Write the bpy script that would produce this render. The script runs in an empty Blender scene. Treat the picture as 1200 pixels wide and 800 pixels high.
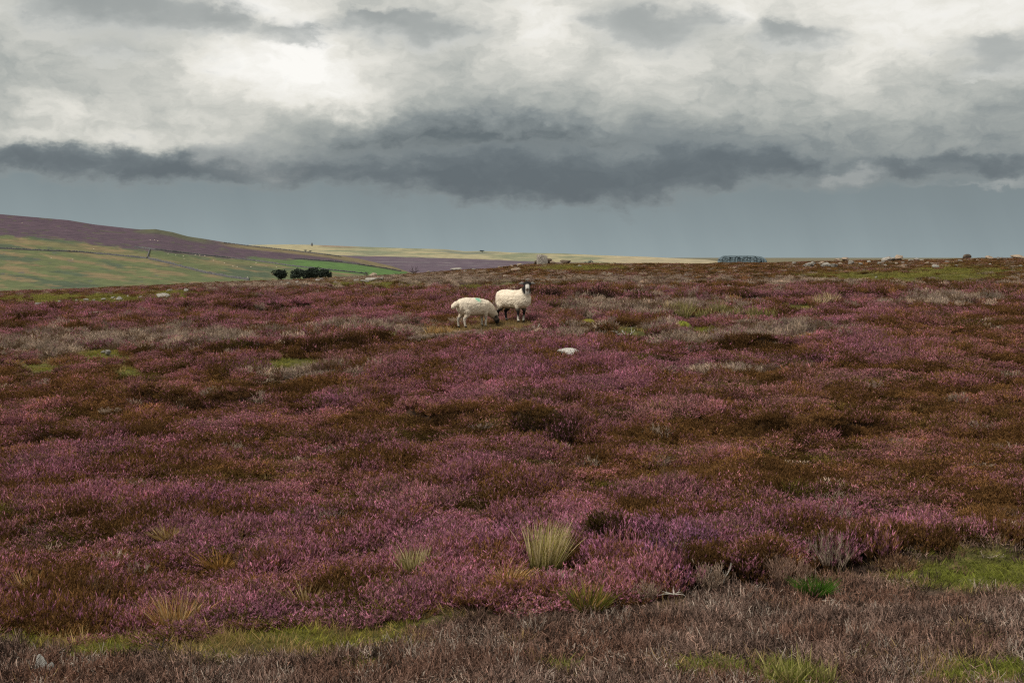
import bpy, math, random
import numpy as np
from mathutils import Vector, Matrix, Euler

SC = bpy.context.scene
COL = SC.collection
F = 1667.0            # focal length in photo pixels (photo 1200 wide)
HOR = 300.0           # horizon row of the photo
CAMZ = 3.0
rng = np.random.default_rng(7)
random.seed(7)

# ---------------------------------------------------------------- noise
_perm = np.random.default_rng(3).permutation(512)
_ga = np.random.default_rng(4).uniform(0, 2*np.pi, 512)
def perlin(x, y, seed=0):
    x = np.asarray(x, float) + seed*17.13; y = np.asarray(y, float) - seed*9.71
    xi = np.floor(x).astype(int); yi = np.floor(y).astype(int)
    xf = x-xi; yf = y-yi
    def g(ix, iy, dx, dy):
        a = _ga[_perm[(_perm[ix & 511]+iy) & 511]]
        return np.cos(a)*dx+np.sin(a)*dy
    u = xf**3*(xf*(xf*6-15)+10); v = yf**3*(yf*(yf*6-15)+10)
    n00 = g(xi, yi, xf, yf); n10 = g(xi+1, yi, xf-1, yf)
    n01 = g(xi, yi+1, xf, yf-1); n11 = g(xi+1, yi+1, xf-1, yf-1)
    return (n00*(1-u)+n10*u)*(1-v)+(n01*(1-u)+n11*u)*v*1.0
def fbm(x, y, scale, oct=4, seed=0):
    x = np.asarray(x, float)/scale; y = np.asarray(y, float)/scale
    s = 0; a = 1.0; t = 0
    for k in range(oct):
        s = s+a*perlin(x*2**k, y*2**k, seed+k*3); t += a; a *= .5
    return s/t*1.6
def cells(x, y, size, seed=0):
    """random cells (one per bush): edge distance 0..1 and three random numbers per cell"""
    X = x/size+seed*3.3; Y = y/size-seed*5.7; ix = np.floor(X).astype(int); iy = np.floor(Y).astype(int)
    d1 = np.full(X.shape, 9.); d2 = np.full(X.shape, 9.); idd = np.zeros(X.shape, int)
    for a in (-1, 0, 1):
        for b in (-1, 0, 1):
            jx = ix+a; jy = iy+b; h = _perm[(_perm[jx & 511]+jy) & 511]; h2 = _perm[(h+77) & 511]
            d = np.hypot(jx+h/512.-X, jy+h2/512.-Y); n_ = d < d1
            d2 = np.where(n_, d1, np.minimum(d2, d)); idd = np.where(n_, h, idd); d1 = np.where(n_, d, d1)
    rnd = [_perm[(idd+k*131) & 511]/511.-.5 for k in (1, 2, 3)]
    return np.clip(d2-d1, 0, 1), rnd
def sstep(a, b, x):
    t = np.clip((x-a)/(b-a), 0, 1); return t*t*(3-2*t)

# ---------------------------------------------------------------- terrain
_D = np.array([8.5, 10, 13, 16, 20, 25, 30, 36, 45, 60, 80.])
_R = np.array([865, 802, 692, 607, 517, 442, 388, 356, 333, 316, 308.])
_zt = -( _R-HOR)/F*_D
_Df = np.linspace(8.5, 80, 600)
_zf = np.interp(_Df, _D, _zt)
_k = np.exp(-.5*(np.arange(-30, 31)/13.)**2); _k /= _k.sum()
_zs = np.convolve(np.pad(_zf, 30, mode='reflect', reflect_type='odd'), _k, mode='valid')
_Rf = HOR-_zs*F/_Df                          # row of the ground at depth D for the reference column
CX = np.array([-400, 0, 100, 200, 250, 320, 400, 420, 450, 500, 540, 580, 600, 620, 650, 700, 760, 830, 845, 900, 950, 1000, 1100, 1130, 1200, 1600.])
CR = np.array([352, 343.5, 340, 335, 332, 329.5, 326, 325, 323, 320, 317, 315, 312, 310, 309, 309, 309, 309.5, 308, 308.5, 306.5, 306, 304.5, 303.5, 302.5, 299.])
def crest(px): return np.interp(px, CX, CR)+1.0
def row_base(px, D):
    c = crest(px)
    return c+(np.interp(D, _Df, _Rf)-308)*(800-c)/492.
def z_base(px, D):
    Dq = np.clip(D, 8.5, 80)
    z = -(row_base(px, Dq)-HOR)/F*Dq
    far = np.clip(D-80, 0, None)
    z = z-24*(1-np.exp(-(far/90)**2))
    z = z+np.where(D < 8.5, 1.4*sstep(8.5, 2.5, D), 0)
    return z
def D_of_row(px, row):
    c = crest(px)
    r0 = 308+(row-c)*492./(800-c)
    return np.interp(-r0, -_Rf, _Df)
# banks of tall old heather, their dark fronts facing the road: (photo polyline, height, depth)
BANKS = [
    ([(-20, 382), (30, 379), (70, 366), (140, 362), (220, 366), (300, 366), (360, 362), (430, 366), (480, 362)], .13, 1.6),
    ([(-60, 388), (20, 383), (60, 378), (90, 372)], .14, 1.6),
    ([(205, 428), (250, 422), (300, 414), (360, 416), (420, 410), (475, 404)], .2, 1.2),
    ([(590, 349), (640, 351), (700, 352), (728, 349)], .16, 2),
    ([(770, 353), (820, 352), (870, 354), (930, 352), (1000, 350), (1100, 347)], .12, 1.6),
    ([(600, 498), (640, 512), (700, 524)], .30, 1.2),
    ([(470, 496), (530, 500), (560, 496)], .2, 1.0),
    ([(690, 398), (760, 402), (800, 398)], .2, 1.0),
    ([(835, 413), (870, 416), (910, 413)], .2, 1.0),
    ([(150, 470), (230, 480), (300, 474)], .2, .9),
    ([(30, 520), (110, 528), (190, 520)], .16, .8),
    ([(880, 505), (960, 512), (1040, 505)], .16, .8),
    ([(740, 698), (800, 690), (860, 684), (930, 672)], .2, 1.0),
    ([(900, 680), (940, 672), (990, 664), (1090, 662), (1240, 652)], .14, 1.0),
    ([(690, 640), (760, 652), (800, 660)], .2, .7),
    ([(330, 342), (420, 338), (470, 333), (540, 330), (600, 326)], .08, 3),
    ([(640, 317), (700, 318), (780, 317), (860, 316)], .08, 3),
]
def banks(px, D):
    h = np.zeros_like(D); dark = np.zeros_like(D)
    for pl, hh, dep in BANKS:
        xs = np.array([p[0] for p in pl], float); rs = np.array([p[1] for p in pl], float)
        Ds = D_of_row(xs, rs)
        wob = fbm(px/9., px*0, 4, 3, seed=len(pl)+int(rs[0])) * .02
        Dl = np.interp(px, xs, Ds)*(1+wob*.8)
        w = max((xs[-1]-xs[0])*.16, 14)
        tap = sstep(xs[0]-w*.3, xs[0]+w, px)*(1-sstep(xs[-1]-w, xs[-1]+w*.3, px))
        t = D-Dl
        p = sstep(-.12, .22, t)*(1-sstep(dep*.25, dep, t))*tap
        h = np.maximum(h, p*hh*(.8+.5*fbm(px/40., D*0, .6, 2, seed=5)))
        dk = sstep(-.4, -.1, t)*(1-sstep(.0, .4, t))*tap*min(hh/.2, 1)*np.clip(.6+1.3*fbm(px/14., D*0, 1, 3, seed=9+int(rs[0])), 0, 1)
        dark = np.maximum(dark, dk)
    return h, np.clip(dark, 0, 1)
def edge_row(px):      # lower edge of the flowering heather above the cut ground
    return np.interp(px, [-200, 0, 100, 200, 300, 400, 480, 560, 650, 700, 760, 800, 900, 950, 1000, 1080, 1200, 1400],
                     [735, 738, 746, 749, 743, 736, 733, 731, 722, 712, 700, 694, 680, 670, 664, 662, 652, 640])
def stub_row(px):      # upper edge of the cut ground
    return np.interp(px, [-200, 0, 60, 100, 180, 230, 300, 380, 450, 520, 560, 650, 1400], [750, 752, 756, 766, 768, 776, 772, 767, 752, 738, 732, 722, 600])
def micro(x, y, px, D):
    row = row_base(px, np.clip(D, 8.5, 80))
    cut = sstep(-6, 8, row-edge_row(px))
    n = .13*fbm(x, y, 3.2, 3, 11)+.07*fbm(x, y, 1.1, 2, 12)
    n = n*(1-.75*cut)+cut*.03*fbm(x, y, .5, 2, 13)
    hb, _ = banks(px, D)
    near = sstep(6, 9, D)*(1-sstep(95, 130, D))*(1-.5*sstep(38, 60, D))
    nn = np.where((abs(px-578) < 60) & (abs(D-30) < 2), .35, 1.0)
    return near*(n*nn+hb)
def ground_z(x, y):
    x = np.asarray(x, float); y = np.asarray(y, float)
    D = np.maximum(y, .3); px = 600+F*x/D
    px = np.clip(px, -420, 1620)
    return CAMZ+z_base(px, D)+micro(x, y, px, D)
def at(px, row):       # ground point seen at a photo pixel
    D = float(D_of_row(np.float64(px), np.float64(row)))
    x = (px-600)/F*D
    return x, D, float(ground_z(np.array([x]), np.array([D]))[0])
def at_vis(px, row):   # same, corrected for the small relief of the ground
    best = None
    Ds = np.linspace(8.6, 84, 4000); xs = (px-600)/F*Ds
    z = ground_z(xs, Ds); r = HOR-(z-CAMZ)/Ds*F
    cm = np.minimum.accumulate(r)
    vis = r <= cm+1e-6
    i = np.argmin(np.where(vis, abs(r-row), 1e9))
    return float(xs[i]), float(Ds[i]), float(z[i])

# ---------------------------------------------------------------- helpers
def tag(o, label=None, cat=None, group=None, kind=None):
    if label: o['label'] = label
    if cat: o['category'] = cat
    if group: o['group'] = group
    if kind: o['kind'] = kind
    return o
def link(name, me, mat=None, parent=None):
    o = bpy.data.objects.new(name, me); COL.objects.link(o)
    if mat is not None and me is not None: me.materials.append(mat)
    if parent is not None: o.parent = parent
    return o
def empty(name, loc, rz=0):
    o = bpy.data.objects.new(name, None); COL.objects.link(o)
    o.location = loc; o.rotation_euler = (0, 0, rz); o.empty_display_size = .2
    return o
def mesh_np(name, V, FS, smooth=False, cols=None, attrs=None):
    """V (n,3); FS list of arrays (k,3) or (k,4)"""
    me = bpy.data.meshes.new(name)
    V = np.asarray(V, np.float32)
    tot = [len(f) for f in FS]
    loops = np.concatenate([np.asarray(f, np.int32).ravel() for f in FS])
    sizes = np.concatenate([np.full(len(f), f.shape[1], np.int32) for f in FS])
    starts = np.concatenate([[0], np.cumsum(sizes)[:-1]]).astype(np.int32)
    me.vertices.add(len(V)); me.vertices.foreach_set('co', V.ravel())
    me.loops.add(len(loops)); me.loops.foreach_set('vertex_index', loops)
    me.polygons.add(len(sizes)); me.polygons.foreach_set('loop_start', starts)
    me.polygons.foreach_set('loop_total', sizes)
    if smooth: me.polygons.foreach_set('use_smooth', np.ones(len(sizes), bool))
    me.update(calc_edges=True)
    if cols is not None:
        a = me.color_attributes.new('col', 'FLOAT_COLOR', 'POINT')
        c = np.ones((len(V), 4), np.float32); c[:, :3] = cols
        a.data.foreach_set('color', c.ravel())
    for k, v in (attrs or {}).items():
        v = np.asarray(v, np.float32)
        if v.ndim == 1:
            me.attributes.new(k, 'FLOAT', 'POINT').data.foreach_set('value', v)
        else:
            me.attributes.new(k, 'FLOAT_VECTOR', 'POINT').data.foreach_set('vector', v.ravel())
    me.validate()
    return me

class NT:
    def __init__(s, tree): s.t = tree; s.n = tree.nodes; s.l = tree.links
    def node(s, typ, **kw):
        n = s.n.new(typ)
        for k, v in kw.items(): setattr(n, k, v)
        return n
    def put(s, sock, v):
        if isinstance(v, bpy.types.NodeSocket): s.l.new(v, sock)
        else: sock.default_value = v
    def m(s, op, a, b=None, c=None):
        n = s.node('ShaderNodeMath', operation=op)
        s.put(n.inputs[0], a)
        if b is not None: s.put(n.inputs[1], b)
        if c is not None: s.put(n.inputs[2], c)
        return n.outputs[0]
    def vm(s, op, a, b=None):
        n = s.node('ShaderNodeVectorMath', operation=op)
        s.put(n.inputs[0], a)
        if b is not None: s.put(n.inputs[1], b)
        return n.outputs[0]
    def ss(s, x, a, b):
        n = s.node('ShaderNodeMapRange', interpolation_type='SMOOTHSTEP')
        s.put(n.inputs[0], x); n.inputs[1].default_value = a; n.inputs[2].default_value = b
        return n.outputs[0]
    def noise(s, vec, scale, detail=4, rough=.5, col=False):
        n = s.node('ShaderNodeTexNoise'); s.put(n.inputs['Vector'], vec)
        n.inputs['Scale'].default_value = scale; n.inputs['Detail'].default_value = detail
        n.inputs['Roughness'].default_value = rough
        return n.outputs['Color' if col else 'Fac']
    def ramp(s, x, stops):
        n = s.node('ShaderNodeValToRGB'); s.put(n.inputs[0], x)
        e = n.color_ramp.elements
        while len(e) < len(stops): e.new(.5)
        for el, (p, c) in zip(e, stops): el.position = p; el.color = (*c, 1)
        return n.outputs[0]
    def mix(s, f, a, b, blend='MIX'):
        n = s.node('ShaderNodeMix', data_type='RGBA', blend_type=blend)
        s.put(n.inputs[0], f); s.put(n.inputs[6], a if isinstance(a, bpy.types.NodeSocket) else (*a, 1)); s.put(n.inputs[7], b if isinstance(b, bpy.types.NodeSocket) else (*b, 1))
        return n.outputs[2]
def material(name):
    m = bpy.data.materials.new(name); m.use_nodes = True
    t = NT(m.node_tree); b = m.node_tree.nodes['Principled BSDF']
    b.inputs['Roughness'].default_value = .9; b.inputs['Specular IOR Level'].default_value = .15
    return m, t, b
def attr(t, name, typ='GEOMETRY'):
    return t.node('ShaderNodeAttribute', attribute_name=name, attribute_type=typ)

# ---------------------------------------------------------------- camera, light, world
cam = bpy.data.cameras.new('camera'); co = bpy.data.objects.new('camera', cam); COL.objects.link(co)
co.location = (0, 0, CAMZ); co.rotation_euler = (math.pi/2, 0, 0)
cam.sensor_width = 36; cam.lens = 36*F/1200; cam.shift_y = -(400-HOR)/1200; cam.clip_end = 60000; cam.clip_start = .1
SC.camera = co
SUN_EL, SUN_AZ = math.radians(52), math.radians(-118)      # azimuth from +Y, negative = left
sd = bpy.data.lights.new('sun', 'SUN'); so = bpy.data.objects.new('sun', sd); COL.objects.link(so)
sd.energy = 3.0; sd.angle = math.radians(14); sd.color = (1, .94, .85)
dirv = Vector((math.sin(SUN_AZ)*math.cos(SUN_EL), math.cos(SUN_AZ)*math.cos(SUN_EL), math.sin(SUN_EL)))
so.rotation_euler = dirv.to_track_quat('Z', 'Y').to_euler(); so.location = dirv*60
SC.view_settings.view_transform = 'Standard'; SC.view_settings.look = 'None'; SC.view_settings.exposure = 0
SC.cycles.use_denoising = False; SC.cycles.filter_width = 1.25; SC.cycles.max_bounces = 4; SC.cycles.diffuse_bounces = 3; SC.cycles.transparent_max_bounces = 4

W = bpy.data.worlds.new('World'); SC.world = W; W.use_nodes = True
def build_world():
    t = NT(W.node_tree); t.n.clear()
    out = t.node('ShaderNodeOutputWorld'); add = t.node('ShaderNodeMixShader'); t.l.new(add.outputs[0], out.inputs[0])
    bs = t.node('ShaderNodeBackground'); bc = t.node('ShaderNodeBackground')
    sky = t.node('ShaderNodeTexSky', sky_type='NISHITA'); sky.sun_disc = False
    sky.sun_elevation = SUN_EL; sky.sun_rotation = SUN_AZ % (2*math.pi); sky.dust_density = 3
    t.l.new(sky.outputs[0], bs.inputs[0]); bs.inputs[1].default_value = .09
    t.l.new(bs.outputs[0], add.inputs[1]); t.l.new(bc.outputs[0], add.inputs[2])
    add.inputs[0].default_value = .94
    tc = t.node('ShaderNodeTexCoord')
    sp = t.node('ShaderNodeSeparateXYZ'); t.l.new(tc.outputs['Generated'], sp.inputs[0])
    az = t.m('ARCTAN2', sp.outputs[0], sp.outputs[1]); el = t.m('ARCSINE', sp.outputs[2])
    U = t.m('MULTIPLY', az, 16.67); V = t.m('MULTIPLY', el, 16.67)     # azimuth and height of the sky, about 3.4 degrees to the unit
    cb = t.node('ShaderNodeCombineXYZ'); t.l.new(U, cb.inputs[0]); t.l.new(t.m('MULTIPLY', V, 1.7), cb.inputs[1])
    P = cb.outputs[0]
    def c3(col, k): return t.vm('MULTIPLY', t.vm('SUBTRACT', col, (.5, .5, .5)), k)
    w_big = c3(t.noise(P, .45, 3, .5, col=True), (1.1, .40, 0))
    w_mid = c3(t.noise(P, 1.2, 3, .5, col=True), (.85, .42, 0))
    w_fin = c3(t.noise(P, 3.2, 8, .62, col=True), (.50, .34, 0))
    off = t.vm('ADD', w_big, t.vm('ADD', w_mid, w_fin))
    offs = t.vm('ADD', t.vm('MULTIPLY', w_big, (.5, .5, 0)), t.vm('ADD', w_mid, w_fin))
    def warped(o):
        q = t.node('ShaderNodeSeparateXYZ'); t.l.new(o, q.inputs[0])
        return t.m('ADD', U, q.outputs[0]), t.m('ADD', V, q.outputs[1])
    Uw, Vw = warped(off); Us, Vs = warped(offs)
    def uu(px): return math.atan((px-600)/F)*16.67
    def vv(row): return (HOR-row)/100*.97
    def blob(px, row, rx, ry, a, x=None, y=None):
        dx = t.m('MULTIPLY', t.m('SUBTRACT', x or Us, uu(px)), 100/rx); dy = t.m('MULTIPLY', t.m('SUBTRACT', y or Vs, vv(row)), 100/ry)
        r2 = t.m('ADD', t.m('MULTIPLY', dx, dx), t.m('MULTIPLY', dy, dy))
        g = t.m('EXPONENT', t.m('MULTIPLY', r2, -.7))
        return g if a == 1 else t.m('MULTIPLY', g, a)
    def total(bl, x=None, y=None):
        o = None
        for b_ in bl:
            g = blob(*b_, x=x, y=y); o = g if o is None else t.m('ADD', o, g)
        return o
    det = t.m('MULTIPLY', t.m('SUBTRACT', t.noise(t.vm('ADD', P, off), 1.9, 10, .62), .5), 1.7)          # billow detail
    det2 = t.m('SUBTRACT', t.noise(t.vm('ADD', P, t.vm('MULTIPLY', off, (1.4, 1.4, 0))), .8, 8, .58), .5)
    # 0 thin bright cloud sheet: soft greys and cream gaps
    fc = t.node('ShaderNodeFloatCurve'); cu = fc.mapping.curves[0]
    pts = [(0.0, .30), (.8, .34), (1.0, .36), (1.3, .45), (1.7, .54), (2.2, .59), (2.7, .66), (3.2, .68), (4.5, .70), (10, .74)]
    while len(cu.points) < len(pts): cu.points.new(.5, .5)
    for p, (x, y) in zip(cu.points, pts): p.location = (x/10, y); p.handle_type = 'AUTO_CLAMPED'
    fc.mapping.update(); t.put(fc.inputs['Value'], t.m('MULTIPLY', Vw, .1))
    soft = [(330, 76, 85, 24, .42), (405, 112, 50, 16, .12), (400, 120, 70, 18, .24), (270, 120, 150, 30, .12), (90, 164, 190, 10, .22), (60, 130, 50, 22, .16), (200, 150, 160, 20, .10), (300, 8, 45, 26, .26), (360, 40, 22, 30, .2),
            (640, 25, 60, 26, .22), (860, 8, 30, 14, .22), (1060, 25, 110, 40, .20), (1020, 80, 50, 24, .12), (780, 95, 200, 24, .06), (700, 70, 110, 16, .10), (950, 130, 200, 20, .08), (1180, 20, 50, 20, .12),
            (470, 130, 90, 40, -.12), (560, 170, 150, 30, -.12), (620, 150, 220, 30, -.16), (20, 100, 40, 40, -.06), (110, 105, 50, 16, -.08), (330, 165, 80, 14, -.06), (1150, 140, 90, 24, -.08), (800, 160, 300, 24, -.10), (860, 110, 60, 20, -.05)]
    B = t.m('ADD', fc.outputs[0], total(soft))
    B = t.m('ADD', B, t.m('ADD', t.m('MULTIPLY', det, .30), t.m('MULTIPLY', det2, .30)))
    ramp_ = [(.1, (.13, .155, .168)), (.3, (.245, .275, .28)), (.5, (.42, .44, .415)), (.66, (.61, .61, .56)), (.8, (.82, .80, .73)), (1.0, (1.02, 1.0, .95))]
    c = t.ramp(B, ramp_)
    # 1 separate grey clouds with torn edges, darker towards their bases
    grey = [(90, 12, 60, 26, 1), (180, 18, 90, 24, 1), (255, 32, 30, 12, .8), (335, 42, 36, 14, .9), (150, 70, 50, 9, .6), (470, 22, 60, 14, .9), (520, 42, 55, 12, .9), (430, 22, 30, 12, .7),
            (730, 22, 42, 26, 1), (790, 36, 40, 20, .7), (830, 12, 30, 16, .6), (940, 42, 46, 15, 1.1), (905, 30, 22, 14, .7), (1165, 58, 40, 14, .8), (1185, 85, 30, 16, .7), (1150, 98, 20, 8, .5), (640, -40, 30, 12, .8)]
    G = t.m('ADD', total(grey), t.m('ADD', t.m('MULTIPLY', det, .75), t.m('MULTIPLY', det2, .35)))
    Glow = t.m('ADD', total(grey, y=t.m('ADD', Vs, -.10)), t.m('MULTIPLY', det, .6))          # shifted: thick above, so the base is dark
    gshade = t.ramp(t.m('ADD', t.m('MULTIPLY', Glow, .55), t.m('MULTIPLY', det2, .3)), [(.05, (.66, .665, .63)), (.35, (.44, .46, .445)), (.7, (.315, .34, .335)), (1, (.27, .295, .295))])
    c = t.mix(t.m('MULTIPLY', t.ss(G, .18, .86), .85), c, gshade)
    # 2 the dark rain-bearing deck
    deckf = [(20, 193, 110, 15, .9), (120, 192, 110, 16, 1), (210, 195, 60, 15, .8), (285, 200, 70, 12, .7), (380, 196, 100, 16, .8), (470, 205, 80, 17, .9), (560, 205, 80, 26, .95), (650, 212, 100, 26, 1.1), (740, 205, 90, 28, 1.1), (820, 195, 80, 22, .8), (890, 195, 60, 16, .75), (1090, 194, 90, 13, .95), (1190, 194, 70, 14, .95), (950, 192, 70, 12, .75), (1010, 214, 60, 6, .4), (600, 175, 160, 18, .3)]
    Dk = t.m('ADD', total(deckf), t.m('ADD', t.m('MULTIPLY', det, .75), t.m('MULTIPLY', det2, .55)))
    dcol = t.ramp(t.m('ADD', t.m('MULTIPLY', Dk, .48), t.m('ADD', t.m('MULTIPLY', det, .40), t.m('MULTIPLY', det2, .55))), [(.08, (.29, .32, .322)), (.36, (.205, .236, .248)), (.66, (.150, .178, .195)), (1, (.120, .145, .163))])
    dm = t.m('MULTIPLY', t.ss(Dk, .05, 1.0), .96)
    # 3 the rain-hazed gap between deck and horizon
    ed = t.m('SUBTRACT', .87, t.m('ADD', blob(690, 0, 170, 1e6, .25, x=U), blob(520, 0, 60, 1e6, .06, x=U)))
    ed = t.m('ADD', ed, blob(880, 0, 60, 1e6, .04, x=U))
    edge = t.ss(t.m('SUBTRACT', t.m('ADD', Vs, t.m('MULTIPLY', det, .14)), ed), -.12, .16)
    st = t.node('ShaderNodeCombineXYZ'); t.l.new(t.m('ADD', t.m('MULTIPLY', U, 1.6), t.m('MULTIPLY', V, .5)), st.inputs[0]); t.l.new(t.m('MULTIPLY', V, .35), st.inputs[1])
    sn = t.m('SUBTRACT', t.noise(st.outputs[0], 1.0, 4, .5), .5)
    hz = t.m('ADD', V, t.m('ADD', t.m('MULTIPLY', sn, .46), t.m('MULTIPLY', U, .03)))
    hcol = t.ramp(hz, [(0, (.31, .375, .388)), (.35, (.262, .318, .334)), (.75, (.222, .270, .287)), (1, (.21, .253, .268))])
    c = t.mix(edge, hcol, c)
    c = t.mix(t.m('MULTIPLY', dm, t.ss(t.m('SUBTRACT', t.m('ADD', Vs, t.m('MULTIPLY', det, .3)), ed), -.24, .12)), c, dcol)
    # 4 lit scraps in front of the deck
    wis = [(245, 175, 26, 9, .9), (290, 188, 48, 14, .8), (325, 205, 28, 8, .6), (310, 168, 40, 8, .6), (985, 203, 20, 11, 1.1), (1010, 196, 18, 10, .9), (1120, 215, 70, 4, .6), (1160, 212, 30, 5, .6), (905, 205, 22, 9, .4), (400, 180, 40, 8, .4)]
    Wf = t.m('ADD', total(wis), t.m('MULTIPLY', det, .9))
    c = t.mix(t.m('MULTIPLY', t.ss(Wf, .15, 1.1), .6), c, t.ramp(t.m('ADD', Wf, det2), [(.3, (.28, .31, .318)), (1, (.42, .44, .43))]))
    # dull land colour below the horizon
    c = t.mix(t.ss(V, -.02, -.4), c, (.06, .055, .045))
    t.l.new(c, bc.inputs[0]); bc.inputs[1].default_value = 1.0
build_world()

# ---------------------------------------------------------------- zones on the moor
def E(px, row, cx, cy, rx, ry, soft=.55, wob=None):
    d = np.sqrt(((px-cx)/rx)**2+((row-cy)/ry)**2)
    if wob is not None: d = d+wob*.45
    return 1-sstep(1-soft, 1+soft*.4, d)
def zones(x, y):
    D = np.maximum(y, 8.5); px = 600+F*x/D; row = row_base(px, np.clip(D, 8.5, 80))
    row = np.where(D > 80, crest(px), row)
    wob = fbm(x, y, 1.3, 3, 21)+.5*fbm(x, y, .5, 2, 22)
    wl = fbm(x, y, 4., 3, 23)
    Z = {}
    e = row-edge_row(px)+wob*7; s = row-stub_row(px)+wob*8
    stub = sstep(-1, 5, s)
    strip = sstep(-14, 5, e)*(1-stub)*np.clip(.62+.9*fbm(x, y, .55, 3, 24), .1, 1)
    green = strip*sstep(620, 480, px)
    for a in [(1165, 674, 115, 25), (1190, 785, 110, 22), (830, 786, 60, 13), (930, 792, 50, 20), (430, 785, 28, 10), (650, 778, 25, 7), (990, 770, 10, 5), (1140, 745, 14, 7), (30, 745, 40, 9), (440, 753, 70, 9),
              (345, 423, 38, 5), (50, 428, 26, 5), (125, 412, 40, 6), (150, 432, 20, 5), (460, 392, 10, 3), (130, 608, 8, 5), (316, 594, 16, 5), (372, 577, 18, 3), (735, 633, 10, 4),
              (90, 350, 130, 8), (200, 345, 60, 6), (1060, 323, 150, 5), (1130, 316, 80, 4), (470, 335, 40, 4), (560, 335, 60, 2), (640, 333, 90, 2), (690, 376, 16, 4), (740, 388, 30, 6), (430, 333, 60, 4), (820, 385, 35, 5), (940, 362, 40, 7), (680, 313, 60, 2)]:
        dy = 4 if 380 < a[1] < 640 else (2 if a[1] <= 380 else 0)
        green = np.maximum(green, E(px, row, a[0], a[1]+dy, a[2]*1.1, a[3]+dy, wob=wob)*(np.clip(.98+.8*wob, .2, 1) if a[1] < 640 else 1))
    lowtan = np.maximum(E(px, row, 575, 384, 62, 11, wob=wob), np.maximum(E(px, row, 510, 390, 40, 8, wob=wob), E(px, row, 60, 425, 90, 16, wob=wob)*.6))
    grey = np.zeros_like(px)
    for a in [(170, 399, 200, 12), (60, 410, 80, 12), (760, 364, 140, 11), (700, 391, 130, 11), (500, 392, 90, 9), (1100, 356, 80, 7), (820, 405, 80, 8), (850, 440, 60, 6), (910, 390, 80, 9), (350, 440, 60, 9), (420, 390, 70, 6), (260, 402, 80, 8),
              (520, 330, 100, 12), (440, 326, 80, 9), (320, 336, 90, 6), (720, 330, 120, 6), (950, 332, 100, 4), (1080, 700, 0.1, .1)]:
        grey = np.maximum(grey, E(px, row, *a, soft=.8, wob=wob))
    brown = np.zeros_like(px)
    for a in [(1080, 500, 260, 75), (1000, 560, 240, 35), (110, 465, 190, 45), (520, 500, 200, 22), (300, 560, 160, 22), (1150, 400, 140, 40), (300, 455, 160, 18), (700, 560, 120, 16), (820, 515, 100, 30), (1150, 600, 120, 25)]:
        brown = np.maximum(brown, E(px, row, *a, soft=.9, wob=wl)*.8)
    brown = np.maximum(brown, sstep(348, 318, row)*.55)
    mag = np.zeros_like(px)
    for a in [(800, 650, 110, 40), (560, 640, 200, 80), (300, 640, 260, 60), (240, 725, 160, 20), (520, 570, 120, 30), (930, 610, 160, 22), (640, 450, 200, 30), (80, 560, 100, 40)]:
        mag = np.maximum(mag, E(px, row, *a, soft=.9, wob=wl))
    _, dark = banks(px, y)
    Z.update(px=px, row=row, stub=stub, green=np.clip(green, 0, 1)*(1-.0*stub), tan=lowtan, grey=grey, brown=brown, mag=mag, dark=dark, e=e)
    return Z

# ---------------------------------------------------------------- moor sheet
def build_moor():
    us = np.linspace(-.62, .62, 640)
    Ds = np.concatenate([np.linspace(.5, 8, 14), 8.5*np.exp(np.linspace(0, math.log(100/8.5), 520)), np.linspace(104, 420, 50)])
    Ug, Dg = np.meshgrid(us, Ds)
    X = Ug*Dg; Y = Dg
    Zz = ground_z(X.ravel(), Y.ravel())
    V = np.stack([X.ravel(), Y.ravel(), Zz], 1)
    n, m = len(Ds), len(us)
    i = np.arange(n*m).reshape(n, m)
    Q = np.stack([i[:-1, :-1].ravel(), i[:-1, 1:].ravel(), i[1:, 1:].ravel(), i[1:, :-1].ravel()], 1)
    z = zones(V[:, 0], V[:, 1])
    c = np.tile(np.array([.045, .028, .018]), (len(V), 1))
    def over(c, w, col): return c*(1-w[:, None])+np.array(col)*w[:, None]
    c = over(c, z['brown']*.6, (.06, .03, .015))
    c = over(c, z['grey']*.7, (.11, .09, .07))
    c = over(c, z['tan']*.8, (.12, .085, .04))
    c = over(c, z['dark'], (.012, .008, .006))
    c = over(c, z['stub'], (.085, .055, .04))
    c = over(c, z['green']*.8, (.10, .105, .022))
    me = mesh_np('moor', V, [Q], True, c)
    mt, t, b = material('peat_and_moss')
    a = attr(t, 'col'); g = t.node('ShaderNodeNewGeometry')
    n1 = t.noise(g.outputs['Position'], 9, 6, .65); n2 = t.noise(g.outputs['Position'], 60, 3, .6)
    f = t.m('MULTIPLY', t.ss(n1, .25, .75), t.m('ADD', .45, n2))
    cc = t.mix(1.0, a.outputs['Color'], t.ramp(f, [(0, (.45, .42, .4)), (.5, (1, 1, 1)), (1, (1.7, 1.6, 1.45))]), 'MULTIPLY')
    t.l.new(cc, b.inputs['Base Color'])
    bp = t.node('ShaderNodeBump'); bp.inputs['Strength'].default_value = .7; bp.inputs['Distance'].default_value = .03
    t.l.new(t.m('ADD', n1, t.m('MULTIPLY', n2, .4)), bp.inputs['Height']); t.l.new(bp.outputs[0], b.inputs['Normal'])
    o = link('moor_ground', me, mt); tag(o, 'dark peat ground of the moor under the heather', 'ground', kind='structure')
build_moor()

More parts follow.
